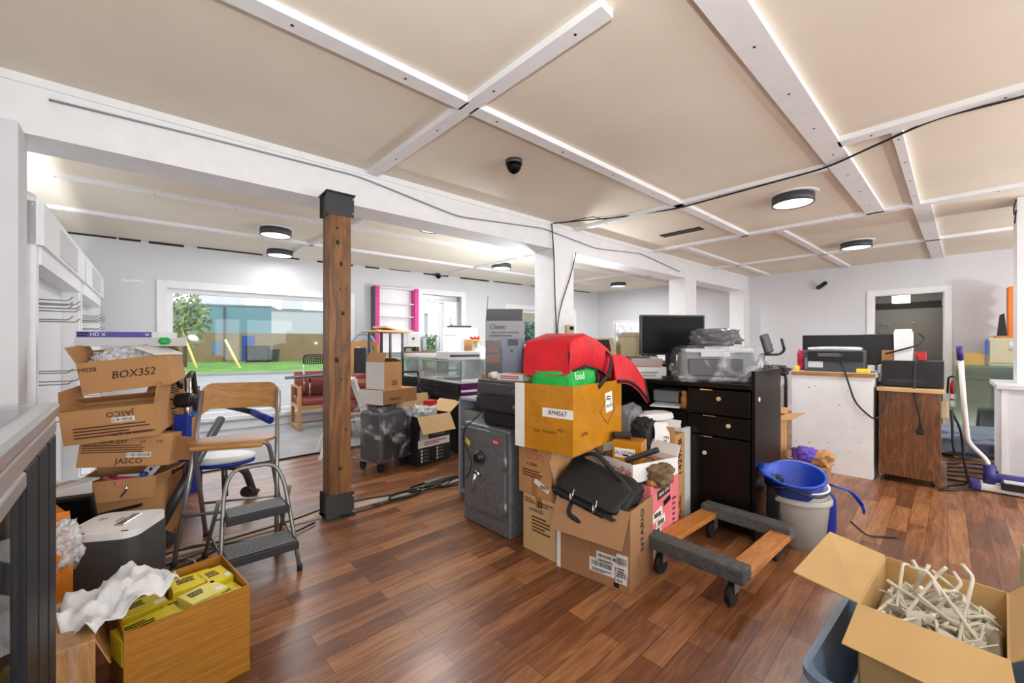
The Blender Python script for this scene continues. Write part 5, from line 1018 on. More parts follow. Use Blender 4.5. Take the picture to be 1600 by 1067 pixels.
# bags, envelopes and cartons leaning on the desk
solo('grey_sack', MB().lump((0, 0, .14), (.2, .2, .3), .2, 3, 14, .6, fold=.15), mat('grey_cloth', (120, 122, 130), .6), 'grey cloth bag behind the yellow taped carton', 'bag', (2.5, 1.5, .52))
carton('brown carton standing below the grey cloth bag near the desk', (2.62, 1.52, 0), 0, (.36, .3, .52), CARD, closed=True)
solo('black_sack', MB().lump((0, 0, .1), (.14, .14, .24), .2, 3, 15, .6), LEATHER, 'black nylon bag under the white courier envelopes', 'bag', (2.46, 1.36, .53))
for i, (x_, yb_, d_, w_, h_, ry_, tl) in enumerate(((1033, 731, 2.6, .1, .285, .06, .1), (1014, 735, 2.7, .2, .33, -.05, .16), (1043, 715, 2.78, .22, .26, .12, .2))):
    e = thing('courier_envelope', ('narrow white courier envelope standing in front of the others', 'white courier envelope with red X behind the narrow one', 'white courier envelope farthest back by the tall brown carton')[i], 'envelope', at(x_, yb_, d_), RZ0 + .15, rx=-tl, ry=ry_, group='white courier envelopes')
    b = MB(); n = 8; rows = []
    for k in range(n + 1):
        z = h_ * k / n; bend = .02 * math.sin(k * .9 + i) * k / n
        rows.append([b.bm.verts.new((u * w_ / 2 * (1 - .05 * math.sin(k)), (.012 if v else -.012) * (1 - .8 * abs(u)) + bend + .006 * noise.noise(Vector((u * 2, k, i * 5))), z)) for u, v in ((-1, 0), (-.5, 0), (0, 0), (.5, 0), (1, 0), (.5, 1), (0, 1), (-.5, 1))])
    for A_, B_ in zip(rows, rows[1:]):
        for k in range(8): b.bm.faces.new((A_[k], A_[(k + 1) % 8], B_[(k + 1) % 8], B_[k]))
    b.bm.faces.new(rows[0]); b.bm.faces.new(rows[-1][::-1]); b.build('body', CARDW, e)
    if i == 0: txt(e, 'FedEx', .05, (.015, -.03, h_ * .5), 'F', INKB, spin=-PI / 2)
    if i == 1: txt(e, 'FX', .055, (.02, -.036, h_ * .82), 'F', INKR); lines(e, 'F', -.05, h_ * .5, .05, .09, .03, GREY, 4)
solo('envelope_stack', MB().lump((0, 0, .02), (.24, .16, .05), .1, 4, 44, .4, fold=.1), CARDW, 'crumpled pile of white mailing bags on top of the envelopes', 'mailing bags', at(1020, 654, 2.78), RZ0 + .1, ry=-.06)
e = carton('tall brown carton marked 1429AB beside the courier envelopes', (2.6, 1.25, 0), .04, (.14, .13, .65), CARD, {'L': 8, 'B': 12}, flen=.05); txt(e, '1429AB', .075, (.0, -.068, .5), 'F', INK, spin=PI / 2); lines(e, 'F', -.045, .5, .03, .2, .0662, INKB, 1); txt(e, 'FedEx', .06, (0, -.068, .18), 'F', INKB, spin=PI / 2)
decal(e, 'F', -.05, .4, .03, .35, .0657, CARDD, 'taped_edge')
e = thing('white_board', 'white board standing between the tall brown carton and the black desk', 'board', (2.785, 1.225, 0), .06); MB().b2((-.05, -.012, 0), (.05, .012, .66)).build('panel', WHITE, e)
e = thing('pink_box', 'pink flat retail carton standing beside the shipping carton', 'box', (2.27, 1.12, 0), .03); MB().box((0, .03, .22), (.36, .06, .44), bev=.002).build('body', PINK, e)
decal(e, 'F', -.02, .38, .16, .05, .001, INK, spin=.1); txt(e, 'BENZ CAN', .026, (-.02, -.003, .38), 'F', INKW, spin=.1); lines(e, 'F', .12, .2, .05, .25, .001, INKB, 8)
for u, v_, wd, ht in ((-.1, .27, .12, .05), (-.06, .22, .11, .05), (-.11, .18, .1, .04), (-.08, .09, .13, .08), (-.1, .05, .08, .05)): decal(e, 'F', u, v_, wd, ht, .001, PAPER, spin=.25); lines(e, 'F', u, v_, wd * .7, ht * .5, .002, INK, bars=True)
MB().box((.02, -.002, .32), (.09, .002, .03), (0, -.2, 0)).build('handle_hole', BLACK, e)
# ------------------------------------------------------------------ black reception desk
DX, DY0, DY1, DH = 2.85, .82, 2.5, .97
t = thing('reception_desk', 'black reception desk with drawers and a cupboard door in the middle of the room', 'desk', (DX, DY0, 0), PI / 2)
# local x runs along the desk away from the right end, local -y is into the desk (away from the drawers)
L, Dp = DY1 - DY0, .55
MB().b2((.02, -Dp, DH - .03), (L, .01, DH), bev=.003).build('desk_top', BLKWOOD, t)
MB().b2((0, -Dp - .02, 0), (.022, .0, 1.06), bev=.002).build('end_panel', BLKWOOD, t)
MB().b2((L - .02, -Dp, 0), (L, 0, DH - .03)).build('end_panel', BLKWOOD, t)
MB().b2((.022, -Dp - .02, .05), (L, -Dp, 1.06)).build('modesty_panel', BLKWOOD, t)
MB().b2((.4, -Dp, 0), (.42, 0, DH - .03)).build('partition', BLKWOOD, t)
MB().b2((.022, -Dp, .02), (.4, -.02, .06)).build('plinth', BLKWOOD, t)
def front(x0, x1, z0, z1, nm):
    d = MB().b2((x0 + .004, 0, z0 + .004), (x1 - .004, .018, z1 - .004), bev=.002).build(nm, BLKWOOD, t)
    return d
def knob(d, x, z):
    MB().lathe([(.014, 0), (.014, .008), (.009, .01)], (x, .018, z), 16, (-PI / 2, 0, 0)).build('lock', BEIGE, d)
def slot(d, x, z): MB().b2((x - .04, .016, z - .004), (x + .04, .0195, z + .003)).build('edge_pull', CHROME, d)
d = front(.022, .42, .76, .93, 'drawer'); knob(d, .21, .87); slot(d, .29, .925)
d = front(.022, .42, .62, .757, 'drawer'); knob(d, .15, .7); slot(d, .27, .752)
d = front(.022, .42, .07, .617, 'cupboard_door'); knob(d, .3, .5); slot(d, .29, .612)
front(.42, .85, .60, .757, 'drawer'); d = front(.85, L, .60, .757, 'drawer')
MB().b2((.42, -Dp, .757), (L, .0, .775)).build('shelf_board', BLKWOOD, t)
MB().lathe([(.016, 0), (.016, .006)], (-.002, -.06, .88), 14, (0, -PI / 2, 0)).build('cam_cover', LGREY, t)
def desk(x, y, z): return Vector((DX - y, DY0 + x, z))      # y negative is towards the back
zd = DH
solo('open_magazine', MB().box((0, 0, .004), (.26, .2, .008)), PAPER, 'white papers lying in the open slot under the desk top', 'papers', desk(.62, -.1, .775), .3)
solo('orange_figurine', MB().lathe([(.0, 0), (.03, .0), (.022, .03), (.03, .06), (.018, .09), (.025, .11), (.0, .125)], n=14), DOLLYW, 'turned orange wooden piece in the desk slot', 'ornament', desk(.47, -.06, .776), 0)
solo('grey_device', MB().box((0, 0, .05), (.2, .2, .09), bev=.01), GREY, 'grey device pushed into the open desk slot', 'device', desk(.66, -.25, .784), 0)
# monitor
p = at(1050, 540, 3.25); t = thing('computer_monitor', 'large black flat computer monitor standing on the black desk', 'monitor', (p.x, p.y, zd), RZ0 + .1)
MB().box((0, 0, .335), (.53, .035, .315), bev=.004).build('case', BLACK, t); MB().box((0, -.0185, .337), (.505, .002, .288)).build('screen', SCREEN, t); MB().box((0, .03, .12), (.07, .03, .24)).b2((-.035, -.0, .02), (.035, .02, .2)).build('stand_neck', BLACK, t)
MB().prism(rrect(.24, .19, .06), .016, 'z', (0, .02, .008)).build('stand_base', BLACK, t); MB().lathe([(.012, 0), (.012, .002)], (0, -.001, .1), 14, (PI / 2, 0, 0)).build('stand_badge', LGREY, t)
# white tray box on the desk
e = carton('low white printed carton with red lining on the desk in front of the monitor', Vector((2.99, 1.62, zd)), -.95, (.25, .18, .085), CARDW, {'B': -40}, flen=.08); txt(e, 'clearwater', .03, (-.0, -.0925, .045), 'F', INK); lines(e, 'F', 0, .02, .1, .015, .091, INKB, 2); txt(e, 'ABC', .03, (.127, 0, .04), 'R', INK); lines(e, 'R', 0, .065, .1, .014, .126, INK, 1)
solo('red_paper', MB().box((0, 0, 0), (.23, .16, .006)), mat('pale_red_paper', (214, 130, 120), .7), 'pale red sheet lining the low white carton', 'paper', Vector((2.99, 1.62, zd + .08)), -.95)
e = thing('keyboard_tray', 'dark low keyboard lying beside the monitor stand', 'keyboard', (3.12, 1.36, zd), -.8); MB().b2((-.2, -.07, 0), (.2, .07, .02), bev=.004).build('case', BLACK, e)
solo('silver_tray', MB().lathe([(.06, 0), (.1, .03), (.105, .03), (.064, -.0)], n=24), FILMW, 'clear plastic trays stacked on the desk between carton and wrapped printer', 'trays', (2.98, 1.27, zd))
# wrapped printer and grey bag on top
rp_ = RZ0 + .12; pc = back(at(1135, 603, 2.78), rp_, .42); pc.z = zd; pc = Vector((3.09, 1.16, zd))
t = thing('wrapped_printer', 'grey office printer wrapped in clear plastic at the right end of the desk', 'printer', pc, -1.05)
MB().box((0, 0, .11), (.46, .36, .2), bev=.03).build('body', GREY, t); MB().box((0, -.02, .215), (.42, .34, .03), bev=.01).build('lid', LGREY, t); MB().box((-.02, -.19, .1), (.34, .02, .12), bev=.008).build('paper_tray', DGREY, t); MB().box((-.02, -.188, .19), (.18, .02, .03)).build('control_panel', LGREY, t)
MB().lump((0, 0, .12), (.56, .46, .26), .05, 5, 17, .3, fold=.12, sub=5).build('plastic_wrap', FILM, t)
MB().slab([(.26, -.2, .2), (.27, .15, .21), (.36, .1, .03), (.34, -.2, .06)], .003).build('plastic_corner', FILM, t)
solo('grey_plastic_bag', MB().lump((0, 0, .065), (.32, .22, .13), .22, 2.6, 19, .6, fold=.2), MGREY, 'folded grey plastic bag lying on the wrapped printer', 'bag', pc + Vector((.01, -.0, .243)), -.95)
# beige machines at the far end of the desk
def terminal(label, x, y, rz, wd, h, screen):
    e = thing('card_terminal', label, 'machine', desk(x, y, zd), rz, group='beige office machines'); MB().prism([(-.16, 0), (.16, 0), (.16, h), (.02, h), (-.16, h * .55)], wd, 'x').build('body', BEIGE, e)
    if screen: 
        a = math.atan2(h * .45, .18); MB().box((0, -.07, h * .775 + .004), (wd * .62, .16, .006), rot=(a, 0, 0)).build('screen', BLACK, e)
    return e
e = terminal('beige wedge-shaped machine with black top screen behind the red bag', 1.33, -.28, RZ0 - .1, .22, .32, True)
e = terminal('beige flat-topped machine farther behind the red bag', 1.55, -.3, RZ0 + .5, .2, .31, False)
e = thing('adding_machine', 'tan rounded machine standing behind the beige wedge machine', 'machine', desk(1.16, -.46, zd), RZ0, group='beige office machines'); MB().prism([(-.1, 0), (.1, 0), (.09, .24), (.075, .32), (-.07, .33), (-.09, .26)], .16, 'y').build('body', BEIGE, e); MB().box((0, 0, .345), (.16, .17, .05), bev=.015).build('lid', CREAMM, e)
solo('black_handset', MB().box((0, 0, .03), (.2, .06, .05), bev=.012), BLACK, 'black handset on the desk behind the strap of the red bag', 'handset', desk(1.1, -.08, zd + .0), -.4)
# clutter beyond the desk: foil board, white carton, cables
p = at(983, 540, 4.2); e = thing('foil_board', 'white framed silver foil board standing behind the monitor', 'board', (p.x, p.y, .85), RZ0 + .05); MB().b2((-.17, 0, 0), (.22, .03, .63)).build('frame', TRIM, e); MB().b2((-.14, -.006, .05), (.18, 0, .6)).build('foil', mat('crinkled_foil', (200, 204, 210), .25, metal=.7, bump=.6, bs=16), e)
e = thing('side_table', 'white side table behind the desk carrying boxes', 'table', (3.82, 2.02, 0), -PI / 2); MB().b2((-.5, -.25, .8), (.6, .3, .84)).build('table_top', LGREY, e)
for x in (-.46, .56):
    for y in (-.21, .26): MB().b2((x - .02, y - .02, 0), (x + .02, y + .02, .8)).build('leg', LGREY, e)
zb = .84
def tb(x, y): return loc_in(Vector((3.82, 2.02, zb)), -PI / 2, x, y, 0)
e = thing('white_carton', 'white flat carton on the side table left of the monitor', 'box', tb(-.05, -.1), -PI / 2 + .1); MB().b2((-.2, -.1, 0), (.2, .1, .27)).build('body', CARDW, e)
carton('brown carton on the side table behind the monitor stand', tb(.38, -.05), -PI / 2, (.38, .25, .24), CARD, closed=True)
e = thing('black_goggles', 'tangle of black cables lying on the white flat carton', 'cables', tb(-.05, -.1) + Vector((0, 0, .272)), RZ0)
MB().tube([(.13 * math.cos(a) * (1 + .3 * math.sin(3 * a)), .06 * math.sin(a), .02 + .02 * math.sin(2.3 * a)) for a in [i * .35 for i in range(40)]], .009, 6).build('cord', CORD, e)
e = thing('slate_box', 'slate grey open box standing on the desk beside the red flap', 'box', desk(.98, -.3, zd), RZ0 - .2); MB().b2((-.09, -.08, 0), (.09, .08, .16), bev=.004).build('body', mat('slate_card', (92, 100, 112), .5), e)
e = thing('cutter', 'black and silver paper cutter arm on the desk behind the white carton', 'cutter', desk(.78, -.32, zd), RZ0 + .25); MB().b2((-.16, -.06, 0), (.16, .06, .04)).build('base', LGREY, e); MB().beam((-.14, -.03, .055), (.3, -.03, .09), .025, .02).build('arm', BLACK, e)

# ------------------------------------------------------------------ furniture dolly
t = thing('furniture_dolly', 'wooden furniture dolly with grey carpeted ends on four casters', 'dolly', (2.41, .86, 0), -.05)
for x in (-.33, .33): MB().box((x, 0, .165), (.1, .5, .07), bev=.008).build('carpeted_bar', FELT, t)
for y in (-.2, .2): MB().box((0, y, .15), (.57, .1, .03), bev=.003).build('wooden_bar', DOLLYW, t)
for x in (-.31, .31):
    for y in (-.18, .18):
        k = MB().cyl((x - .02, y - .013, .05), .05, .026, 20, (-PI / 2, 0, 0)).build('caster', RUBBER, t); MB().b2((x - .03, y - .02, .06), (x + .02, y - .016, .13)).b2((x - .03, y + .016, .06), (x + .02, y + .02, .13)).b2((x - .04, y - .03, .125), (x + .04, y + .03, .134)).build('caster_fork', STEEL, k)
# ------------------------------------------------------------------ buckets
bx, by = 3.045, .64
t = thing('clear_bucket', 'translucent plastic bucket on the floor right of the black desk', 'bucket', (bx, by, 0)); MB().lathe([(.0, .004), (.125, .004), (.13, .012), (.158, .3), (.168, .305), (.168, .29), (.163, .28), (.135, 0), (.0, 0)], n=40, caps=False).build('body', CLEARTUB, t)
MB().lathe([(.161, .268), (.175, .27), (.175, .292), (.161, .295)], n=40).build('rim', CLEARTUB, t)
t = thing('white_bucket', 'white bucket nested in the translucent bucket', 'bucket', (bx, by, .09), .0, rx=.03, ry=-.08); MB().lathe([(.0, .004), (.105, .004), (.146, .27), (.158, .275), (.158, .285), (.142, .28), (.1, 0), (.0, 0)], n=40, caps=False).build('body', WHITE, t)
t = thing('blue_bucket', 'blue bucket with a spout nested on top of the white bucket', 'bucket', (bx - .0, by + .01, .185), .0, rx=.06, ry=-.27)
def spout(b):
    for v in b.bm.verts:
        if v.co.z > .2 and v.co.x * -.35 + v.co.y * .94 > .138: v.co += Vector((-.012, .035, .012))
b = MB().lathe([(.0, .006), (.09, .006), (.138, .262), (.156, .27), (.158, .255), (.147, .25), (.098, 0), (.0, 0)], n=48, caps=False); spout(b); b.build('body', BLUE, t)
MB().tube([(-.16 * math.cos(a) , .16 * math.sin(a) * 1.0 - .0, .255 - .07 * abs(math.sin(a))) for a in [PI * i / 18 - PI / 2 for i in range(19)]], .007, 6).build('handle', BLACK, t)
e = thing('blue_strip', 'blue plastic strip with a clip hanging over the right side of the buckets', 'strip', (3.22, .4, .2), .2); MB().tube(fillet([(-.04, .1, .16), (.05, .0, .12), (.08, -.06, .03), (.03, -.06, .01)], .04), .022, 8, flat=.35).build('body', BLUE, e)
e = thing('blue_sack', 'blue patterned bag standing behind the translucent bucket', 'bag', (3.25, .54, 0), .3); MB().lump((0, 0, .14), (.06, .12, .28), .1, 3, 23, .4).build('body', BLUED, e)
solo('black_bag', MB().lump((0, 0, .2), (.2, .14, .42), .12, 3, 24, .5), BLACK, 'black bag between the desk end and the buckets', 'bag', (2.98, .79, 0)).location = (2.95, .735, 0)
bpy.data.objects['black_bag'].scale = (.6, .6, 1)
cable('black charger lead on the floor right of the buckets', [(3.35, .42, .1), (3.42, .35, .01), (3.5, .28, .006), (3.55, .22, .006)], .006)
# carton and shelf edge between desk and white counter
carton('tall brown carton between the desk and the white counter', (4.0, 1.12, 0), 0.0, (.5, .3, .62), CARD, {'R': 75, 'F': 80}, flen=.14)
solo('purple_cloth', MB().lump((0, 0, .04), (.2, .16, .1), .3, 3, 26, .7), mat('purple_cloth', (98, 70, 180), .6), 'purple cloth on the floor pile behind the blue bucket', 'cloth', (4.1, .82, .28))
solo('brown_paper', MB().lump((0, 0, .04), (.24, .2, .12), .4, 3, 27, .7, fold=.2), CARD, 'crumpled brown paper behind the blue bucket by the counter', 'paper', (4.2, .74, .24))
carton('low brown carton behind the blue bucket under the crumpled paper', (4.22, .84, 0), .1, (.5, .34, .24), CARDD, closed=True)
e = thing('folding_cart', 'black and white folded cart standing between the desk and white counter', 'cart', (4.62, 1.16, 0), .1)
MB().tube(fillet([(-.05, .1, 0), (-.05, .1, .95), (-.05, -.1, .95), (-.05, -.1, 0)], .05), .014, 8).build('frame', BLACKM, e); MB().b2((-.04, -.09, .55), (0, .09, .85), bev=.01).build('panel', LGREY, e); MB().cyl((-.06, 0, .86), .07, .03, 18, (0, PI / 2, 0)).build('gauge', WHITE, e); MB().beam((-.062, -.04, .83), (-.062, .04, .9), .006, .02).build('gauge_needle', REDP, e); MB().lump((-.03, 0, .98), (.12, .24, .1), .3, 3, 3, .7).build('cover', BLACK, e)
# exercise bike console behind the desk
p = at(1222, 560, 4.1); t = thing('elliptical_trainer', 'black exercise machine console and handles rising behind the desk', 'exercise machine', (p.x + .0, p.y + .12, 0), RZ0)
MB().tube([(-.22, .05, .0), (-.2, .05, .7), (-.06, 0, 1.12)], .03, 10).build('mast', BLACKM, t); MB().box((-.02, 0, 1.24), (.09, .05, .2), bev=.02, rot=(0, -.3, 0)).build('console', DGREY, t)
MB().tube(fillet([(-.06, 0, 1.13), (.1, -.02, 1.13), (.14, -.04, 1.17), (.1, -.05, 1.29)], .03), .013, 8).tube(fillet([(-.06, .02, 1.13), (.04, .04, 1.14), (.06, .05, 1.24)], .03), .013, 8).build('handle_bar', BLACK, t); MB().box((-.2, .05, .025), (.5, .12, .05), bev=.02).build('base', BLACKM, t)

# ------------------------------------------------------------------ white counter and its machines
t = thing('white_counter', 'white painted counter box with wooden edged top near the doorway', 'counter', (4.93, .775, 0), -PI / 2)
MB().b2((-.31, 0, 0), (.31, .62, .925)).build('body', TRIM, t); MB().b2((-.315, -.008, .925), (.33, .66, .965)).build('counter_top', LGREY, t); MB().b2((-.315, -.012, .927), (.33, -.008, .962)).build('top_edge', OAK, t)
rnd = random.Random(5); b = MB()
for i in range(14): b.box((rnd.uniform(-.28, .28), -.001, rnd.uniform(.1, .85)), (rnd.uniform(.004, .014), .002, rnd.uniform(.004, .01)))
b.build('scuff_marks', GREY, t)
zc2 = .965
e = thing('receipt_printer', 'dark grey printer with vents on the front edge of the white counter', 'printer', (5.13, .765, zc2), -PI / 2 + .04); MB().b2((-.235, -.14, 0), (.235, .16, .21), bev=.012).build('body', DGREY, e); MB().b2((-.2, -.146, .1), (.22, -.14, .2)).build('back_cover', BLACK, e); decal(e, 'F', -.14, .07, .12, .06, .1412, LGREY); lines(e, 'F', .0, .165, .24, .03, .147, GREY, 3); decal(e, 'F', -.215, .08, .02, .11, .1412, STEEL, 'port_panel')
solo('printout', MB().lump((0, 0, .015), (.42, .25, .035), .12, 4, 6, .5), PAPER, 'crumpled white printout on the dark grey printer', 'paper', (5.13, .77, zc2 + .211), -PI / 2)
solo('red_cloth', MB().lump((0, 0, .1), (.1, .07, .22), .3, 3, 30, .6), mat('crimson_cloth', (180, 30, 70), .6), 'crimson cloth hanging at the left of the dark grey printer', 'cloth', (5.13, 1.04, zc2))
solo('yellow_sponge', MB().box((0, 0, .02), (.1, .06, .04), bev=.01), YELLOWP, 'yellow sponge on the right front edge of the white counter', 'sponge', (5.02, .54, zc2), -PI / 2)
solo('yellow_plug', MB().box((0, 0, .02), (.05, .05, .06), bev=.015), YELLOWP, 'yellow plug on the left of the white counter', 'plug', (5.03, 1.06, zc2))
e = thing('computer_monitor', 'black flat monitor turned away behind the dark grey printer', 'monitor', (5.47, .72, zc2), -PI / 2 + .03); MB().b2((-.38, -.02, .06), (.38, .02, .37), bev=.006).build('case', BLACK, e); MB().b2((-.1, -.05, 0), (.1, .08, .02)).b2((-.03, .0, .02), (.03, .02, .08)).build('stand', BLACK, e)
e = carton('small brown carton at the right end of the white counter', (5.42, .36, .846), -PI / 2, (.16, .15, .33), CARD, closed=True)
cable('black power cord drooping from the dark grey printer to the cabinet', [(4.985, .7, 1.06), (4.9, .66, .98), (4.88, .58, .68), (4.9, .45, .55), (4.95, .4, .6), (4.98, .38, .8)], .008)
# wood cabinet
t = thing('rolling_cabinet', 'walnut printed rolling cabinet under the black microwave', 'cabinet', (5.0, .235, 0), -PI / 2)
MB().b2((-.195, 0, .06), (.195, .7, .81)).build('body', CABW, t); MB().b2((-.21, -.01, .81), (.22, .72, .842), bev=.004).build('cabinet_top', CARDL, t)
for x in (-.15, .15):
    for y in (.08, .62): MB().cyl((x - .012, y, .03), .03, .024, 14, (0, PI / 2, 0)).b2((x - .02, y - .02, .045), (x + .02, y + .02, .06)).build('caster', BLACK, t)
e = thing('microwave', 'black microwave oven with its back turned on the walnut cabinet', 'microwave', (5.12, .22, .842), -PI / 2); MB().b2((-.2, 0, .008), (.2, .36, .24), bev=.006).build('body', BLACK, e); lines(e, 'F', -.03, .06, .26, .03, .0006, DGREY, 3); MB().b2((-.19, .36, .02), (.19, .4, .23), bev=.01).build('door', SCREEN, e)
MB().b2((-.24, .1, .03), (-.2, .3, .2), bev=.02).build('handle', LGREY, e)
cable('black power cord with plug hanging over the walnut cabinet front', [(5.11, .18, 1.12), (5.08, .2, 1.05), (4.985, .2, .8), (4.985, .16, .6), (4.985, .16, .5)], .008)
solo('plug', MB().box((0, 0, 0), (.03, .045, .05), bev=.008), BLACK, 'black plug at the end of the cord on the walnut cabinet', 'plug', (4.978, .16, .48)).name = 'power_plug'
e = thing('kettle', 'white upright appliance standing on the black microwave', 'appliance', (5.3, .28, 1.083), -PI / 2); MB().prism([(-.06, 0), (.06, 0), (.062, .24), (.05, .29), (-.055, .29), (-.065, .26)], .16, 'y', (0, 0, 0)).build('body', WHITE, e); MB().tube(fillet([(.1, 0, .25), (.14, 0, .2), (.1, -.09, .14), (-.12, -.09, .06)], .04), .008, 6).build('cord', CORD, e)
solo('red_packet', MB().box((0, 0, .04), (.06, .07, .08), bev=.006), REDP, 'red packet right of the white appliance on the microwave', 'packet', (5.32, .17, 1.083), .2)
e = carton('red and white carton left of the white appliance', (5.55, .38, .845), -PI / 2, (.18, .14, .3), CARDW, closed=True); decal(e, 'F', .03, .2, .1, .12, .0712, REDP)
solo('socket_box', MB().box((0, 0, 0), (.12, .05, .14), bev=.01), BEIGE, 'beige power box clipped on the right side of the walnut cabinet', 'power box', (5.3, .0, .74)).location = (5.2, .02, .66)
for i, (nm, pts) in enumerate((('with a plug dangling beside the walnut cabinet', [(5.2, -.02, .66), (5.2, -.03, .5), (5.19, -.03, .4), (5.19, -.04, .3)]), ('running down to the floor by the walnut cabinet', [(5.25, -.02, .66), (5.25, -.08, .5), (5.28, -.1, .2), (5.3, -.13, .02), (5.2, -.02, .012), (5.0, .03, .012)]), ('along the floor toward the steam mop', [(4.95, .05, .012), (5.1, -.08, .012), (5.25, -.18, .012)]))):
    cable('black power cord ' + nm, pts, .009, group='cords beside the walnut cabinet')
b = MB(); rnd = random.Random(8)
for i in range(5): b.tube(fillet([(5.4 + .18 * i, .0, .012), (5.45 + .2 * i, -.2 + rnd.uniform(-.05, .05), .012 + .004 * i), (5.35 + .22 * i, -.42, .012)], .08), .009, 6)
solo('cord_tangle', b, CORD, 'tangle of black cords on the floor behind the steam mop', 'cords')['kind'] = 'stuff'
solo('metal_strip', MB().box((0, 0, .01), (.04, .5, .02)), ALU, 'metal strip lying on the floor behind the steam mop', 'strip', (6.2, -.2, 0), .2); solo('metal_strip', MB().box((0, 0, .01), (.06, .4, .02)), BEIGE, 'beige strip lying on the floor beyond the metal strip', 'strip', (6.6, -.25, 0), -.1)
# steam mop / floor sweeper
t = thing('floor_sweeper', 'white and navy floor sweeper with a bent white tube handle', 'sweeper', (5.25, -.3, 0), 0)
MB().box((.05, -.1, .035), (.17, .46, .06), bev=.02).build('head', WHITE, t); MB().box((.03, .14, .04), (.18, .07, .07), bev=.02).build('head_end', NAVY, t); MB().box((.12, -.06, .1), (.1, .3, .07), bev=.025).build('head_cover', NAVY, t); MB().box((-.02, -.08, .075), (.1, .16, .06), bev=.006).build('brush_housing', BLACK, t); MB().box((-.03, -.08, .11), (.09, .13, .01)).build('grille', LGREY, t)
MB().tube([(.02, .06, .05), (.02, .06, .22)], .036, 12).build('swivel', NAVY, t)
A_ = t.location
hp = [Vector(at(1543, 742, 3.58)) - A_, Vector(at(1541, 718, 3.55)) - A_, Vector(at(1512, 690, 3.5)) - A_, Vector(at(1507, 640, 3.45)) - A_, Vector(at(1501, 562, 3.4)) - A_]
hp[0] = Vector((.02, .06, .2)); l = MB().tube(fillet(hp, .06, 5), .017, 12).build('tube_handle', WHITE, t)
MB().tube([hp[-1], Vector(at(1499, 542, 3.38)) - A_], .021, 12).build('grip', NAVY, l)
# ------------------------------------------------------------------ far right corner
t = thing('fire_extinguisher', 'red and white fire extinguisher on the wall right of the doorway', 'extinguisher', (9.02, -.1, .3), -PI / 2)
MB().lathe([(.07, 0), (.075, .02), (.075, .2)], n=24).build('lower_body', WHITE, t); MB().lathe([(.0752, .2), (.0752, .34), (.05, .4), (.025, .42)], n=24).build('upper_body', REDP, t); MB().b2((-.03, -.03, .42), (.06, .03, .47)).tube(fillet([(0, 0, .45), (-.09, 0, .46), (-.1, 0, .2)], .05), .012, 8).build('valve', BLACK, t); MB().cyl((0, 0, .1), .0758, .03, 24).build('label_band', REDP, t)
b = MB().b2((-.08, .07, -.02), (.08, .09, .3)).build('bracket', BEIGE, t)
t = thing('filing_cabinet', 'putty coloured four-drawer filing cabinet in the far right corner', 'filing cabinet', (8.4, -.62, 0), -PI / 2)
MB().b2((-.25, 0, 0), (.25, .68, 1.32), bev=.006).build('body', CREAMM, t)
for i in range(4):
    d = MB().b2((-.235, -.018, .03 + i * .32), (.235, 0, .335 + i * .32), bev=.004).build('drawer', CREAMM, t); MB().b2((-.06, -.03, .2 + i * .32), (.06, -.018, .225 + i * .32)).build('handle', CHROME, d); MB().b2((-.07, -.022, .25 + i * .32), (.07, -.018, .31 + i * .32)).build('card_holder', LGREY, d)
solo('wood_tray', MB().box((0, 0, .015), (.3, .36, .03)), DOLLYW, 'brown wooden board on top of the filing cabinet', 'board', (8.62, -.62, 1.321))
solo('black_cone', MB().prism([(-.045, 0), (.045, 0), (.02, .28), (-.02, .3)], .06, 'x'), BLACK, 'narrow black holder standing on the filing cabinet', 'holder', (8.55, -.5, 1.352))
b = MB().prism([(0, 0), (.04, .02), (.1, .1), (.02, .18), (.1, .26), (.02, .36), (.1, .44), (.02, .52), (.1, .62), (.1, .66), (-.06, .66), (-.06, 0)], .3, 'x')
solo('orange_rack', b, ORANGE, 'orange wavy-edged rack on the filing cabinet beside the white column', 'rack', (8.75, -.62, 1.352), PI)
solo('blue_clip', MB().box((0, 0, .05), (.03, .02, .2)), BLUE, 'blue strip hanging at the left edge of the filing cabinet', 'strip', (8.38, -.355, 1.15))
for i in range(9):
    e = thing('glass_sheet', ('front green-edged glass sheet leaning against the filing cabinet' if i == 0 else 'green-edged glass sheets leaning in a row against the filing cabinet'), 'glass sheet', (7.62 + .055 * i, -.36 - .012 * i + (.12 if i < 2 else 0) * 0, .02), -PI / 2, group='leaning glass sheets', rx=-.22 - .012 * i)
    wd = .62 if i < 3 else .5; MB().b2((-wd / 2, 0, 0), (wd / 2, .008, .98 - .03 * (i % 3))).build('pane', SHEETG, e)
solo('gold_board', MB().box((0, 0, .3), (.34, .03, .62)), mat('gold_board', (176, 142, 72), .5), 'golden brown board behind the leaning glass sheets', 'board', (8.3, -.2, .62), -PI / 2).rotation_euler[0] = -.1
bpy.data.objects['gold_board'].location = (8.3, -.21, 0); bpy.data.objects['gold_board'].scale = (.75, 1, 1.85)
e = solo('tarpaulin', MB().lump((0, 0, .13), (.9, 1.1, .3), .12, 2.4, 51, .6, fold=.15, sub=5), TARP, 'blue-grey tarpaulin heaped on the floor before the glass sheets', 'tarpaulin', (7.0, -.35, 0), .2)
solo('blue_tape', MB().tube(fillet([(7.1, -.5, .33), (7.2, -.62, .36), (7.35, -.8, .44)], .05), .025, 6, flat=.3), BLUE, 'bright blue strap on the tarpaulin by the half wall', 'strap')
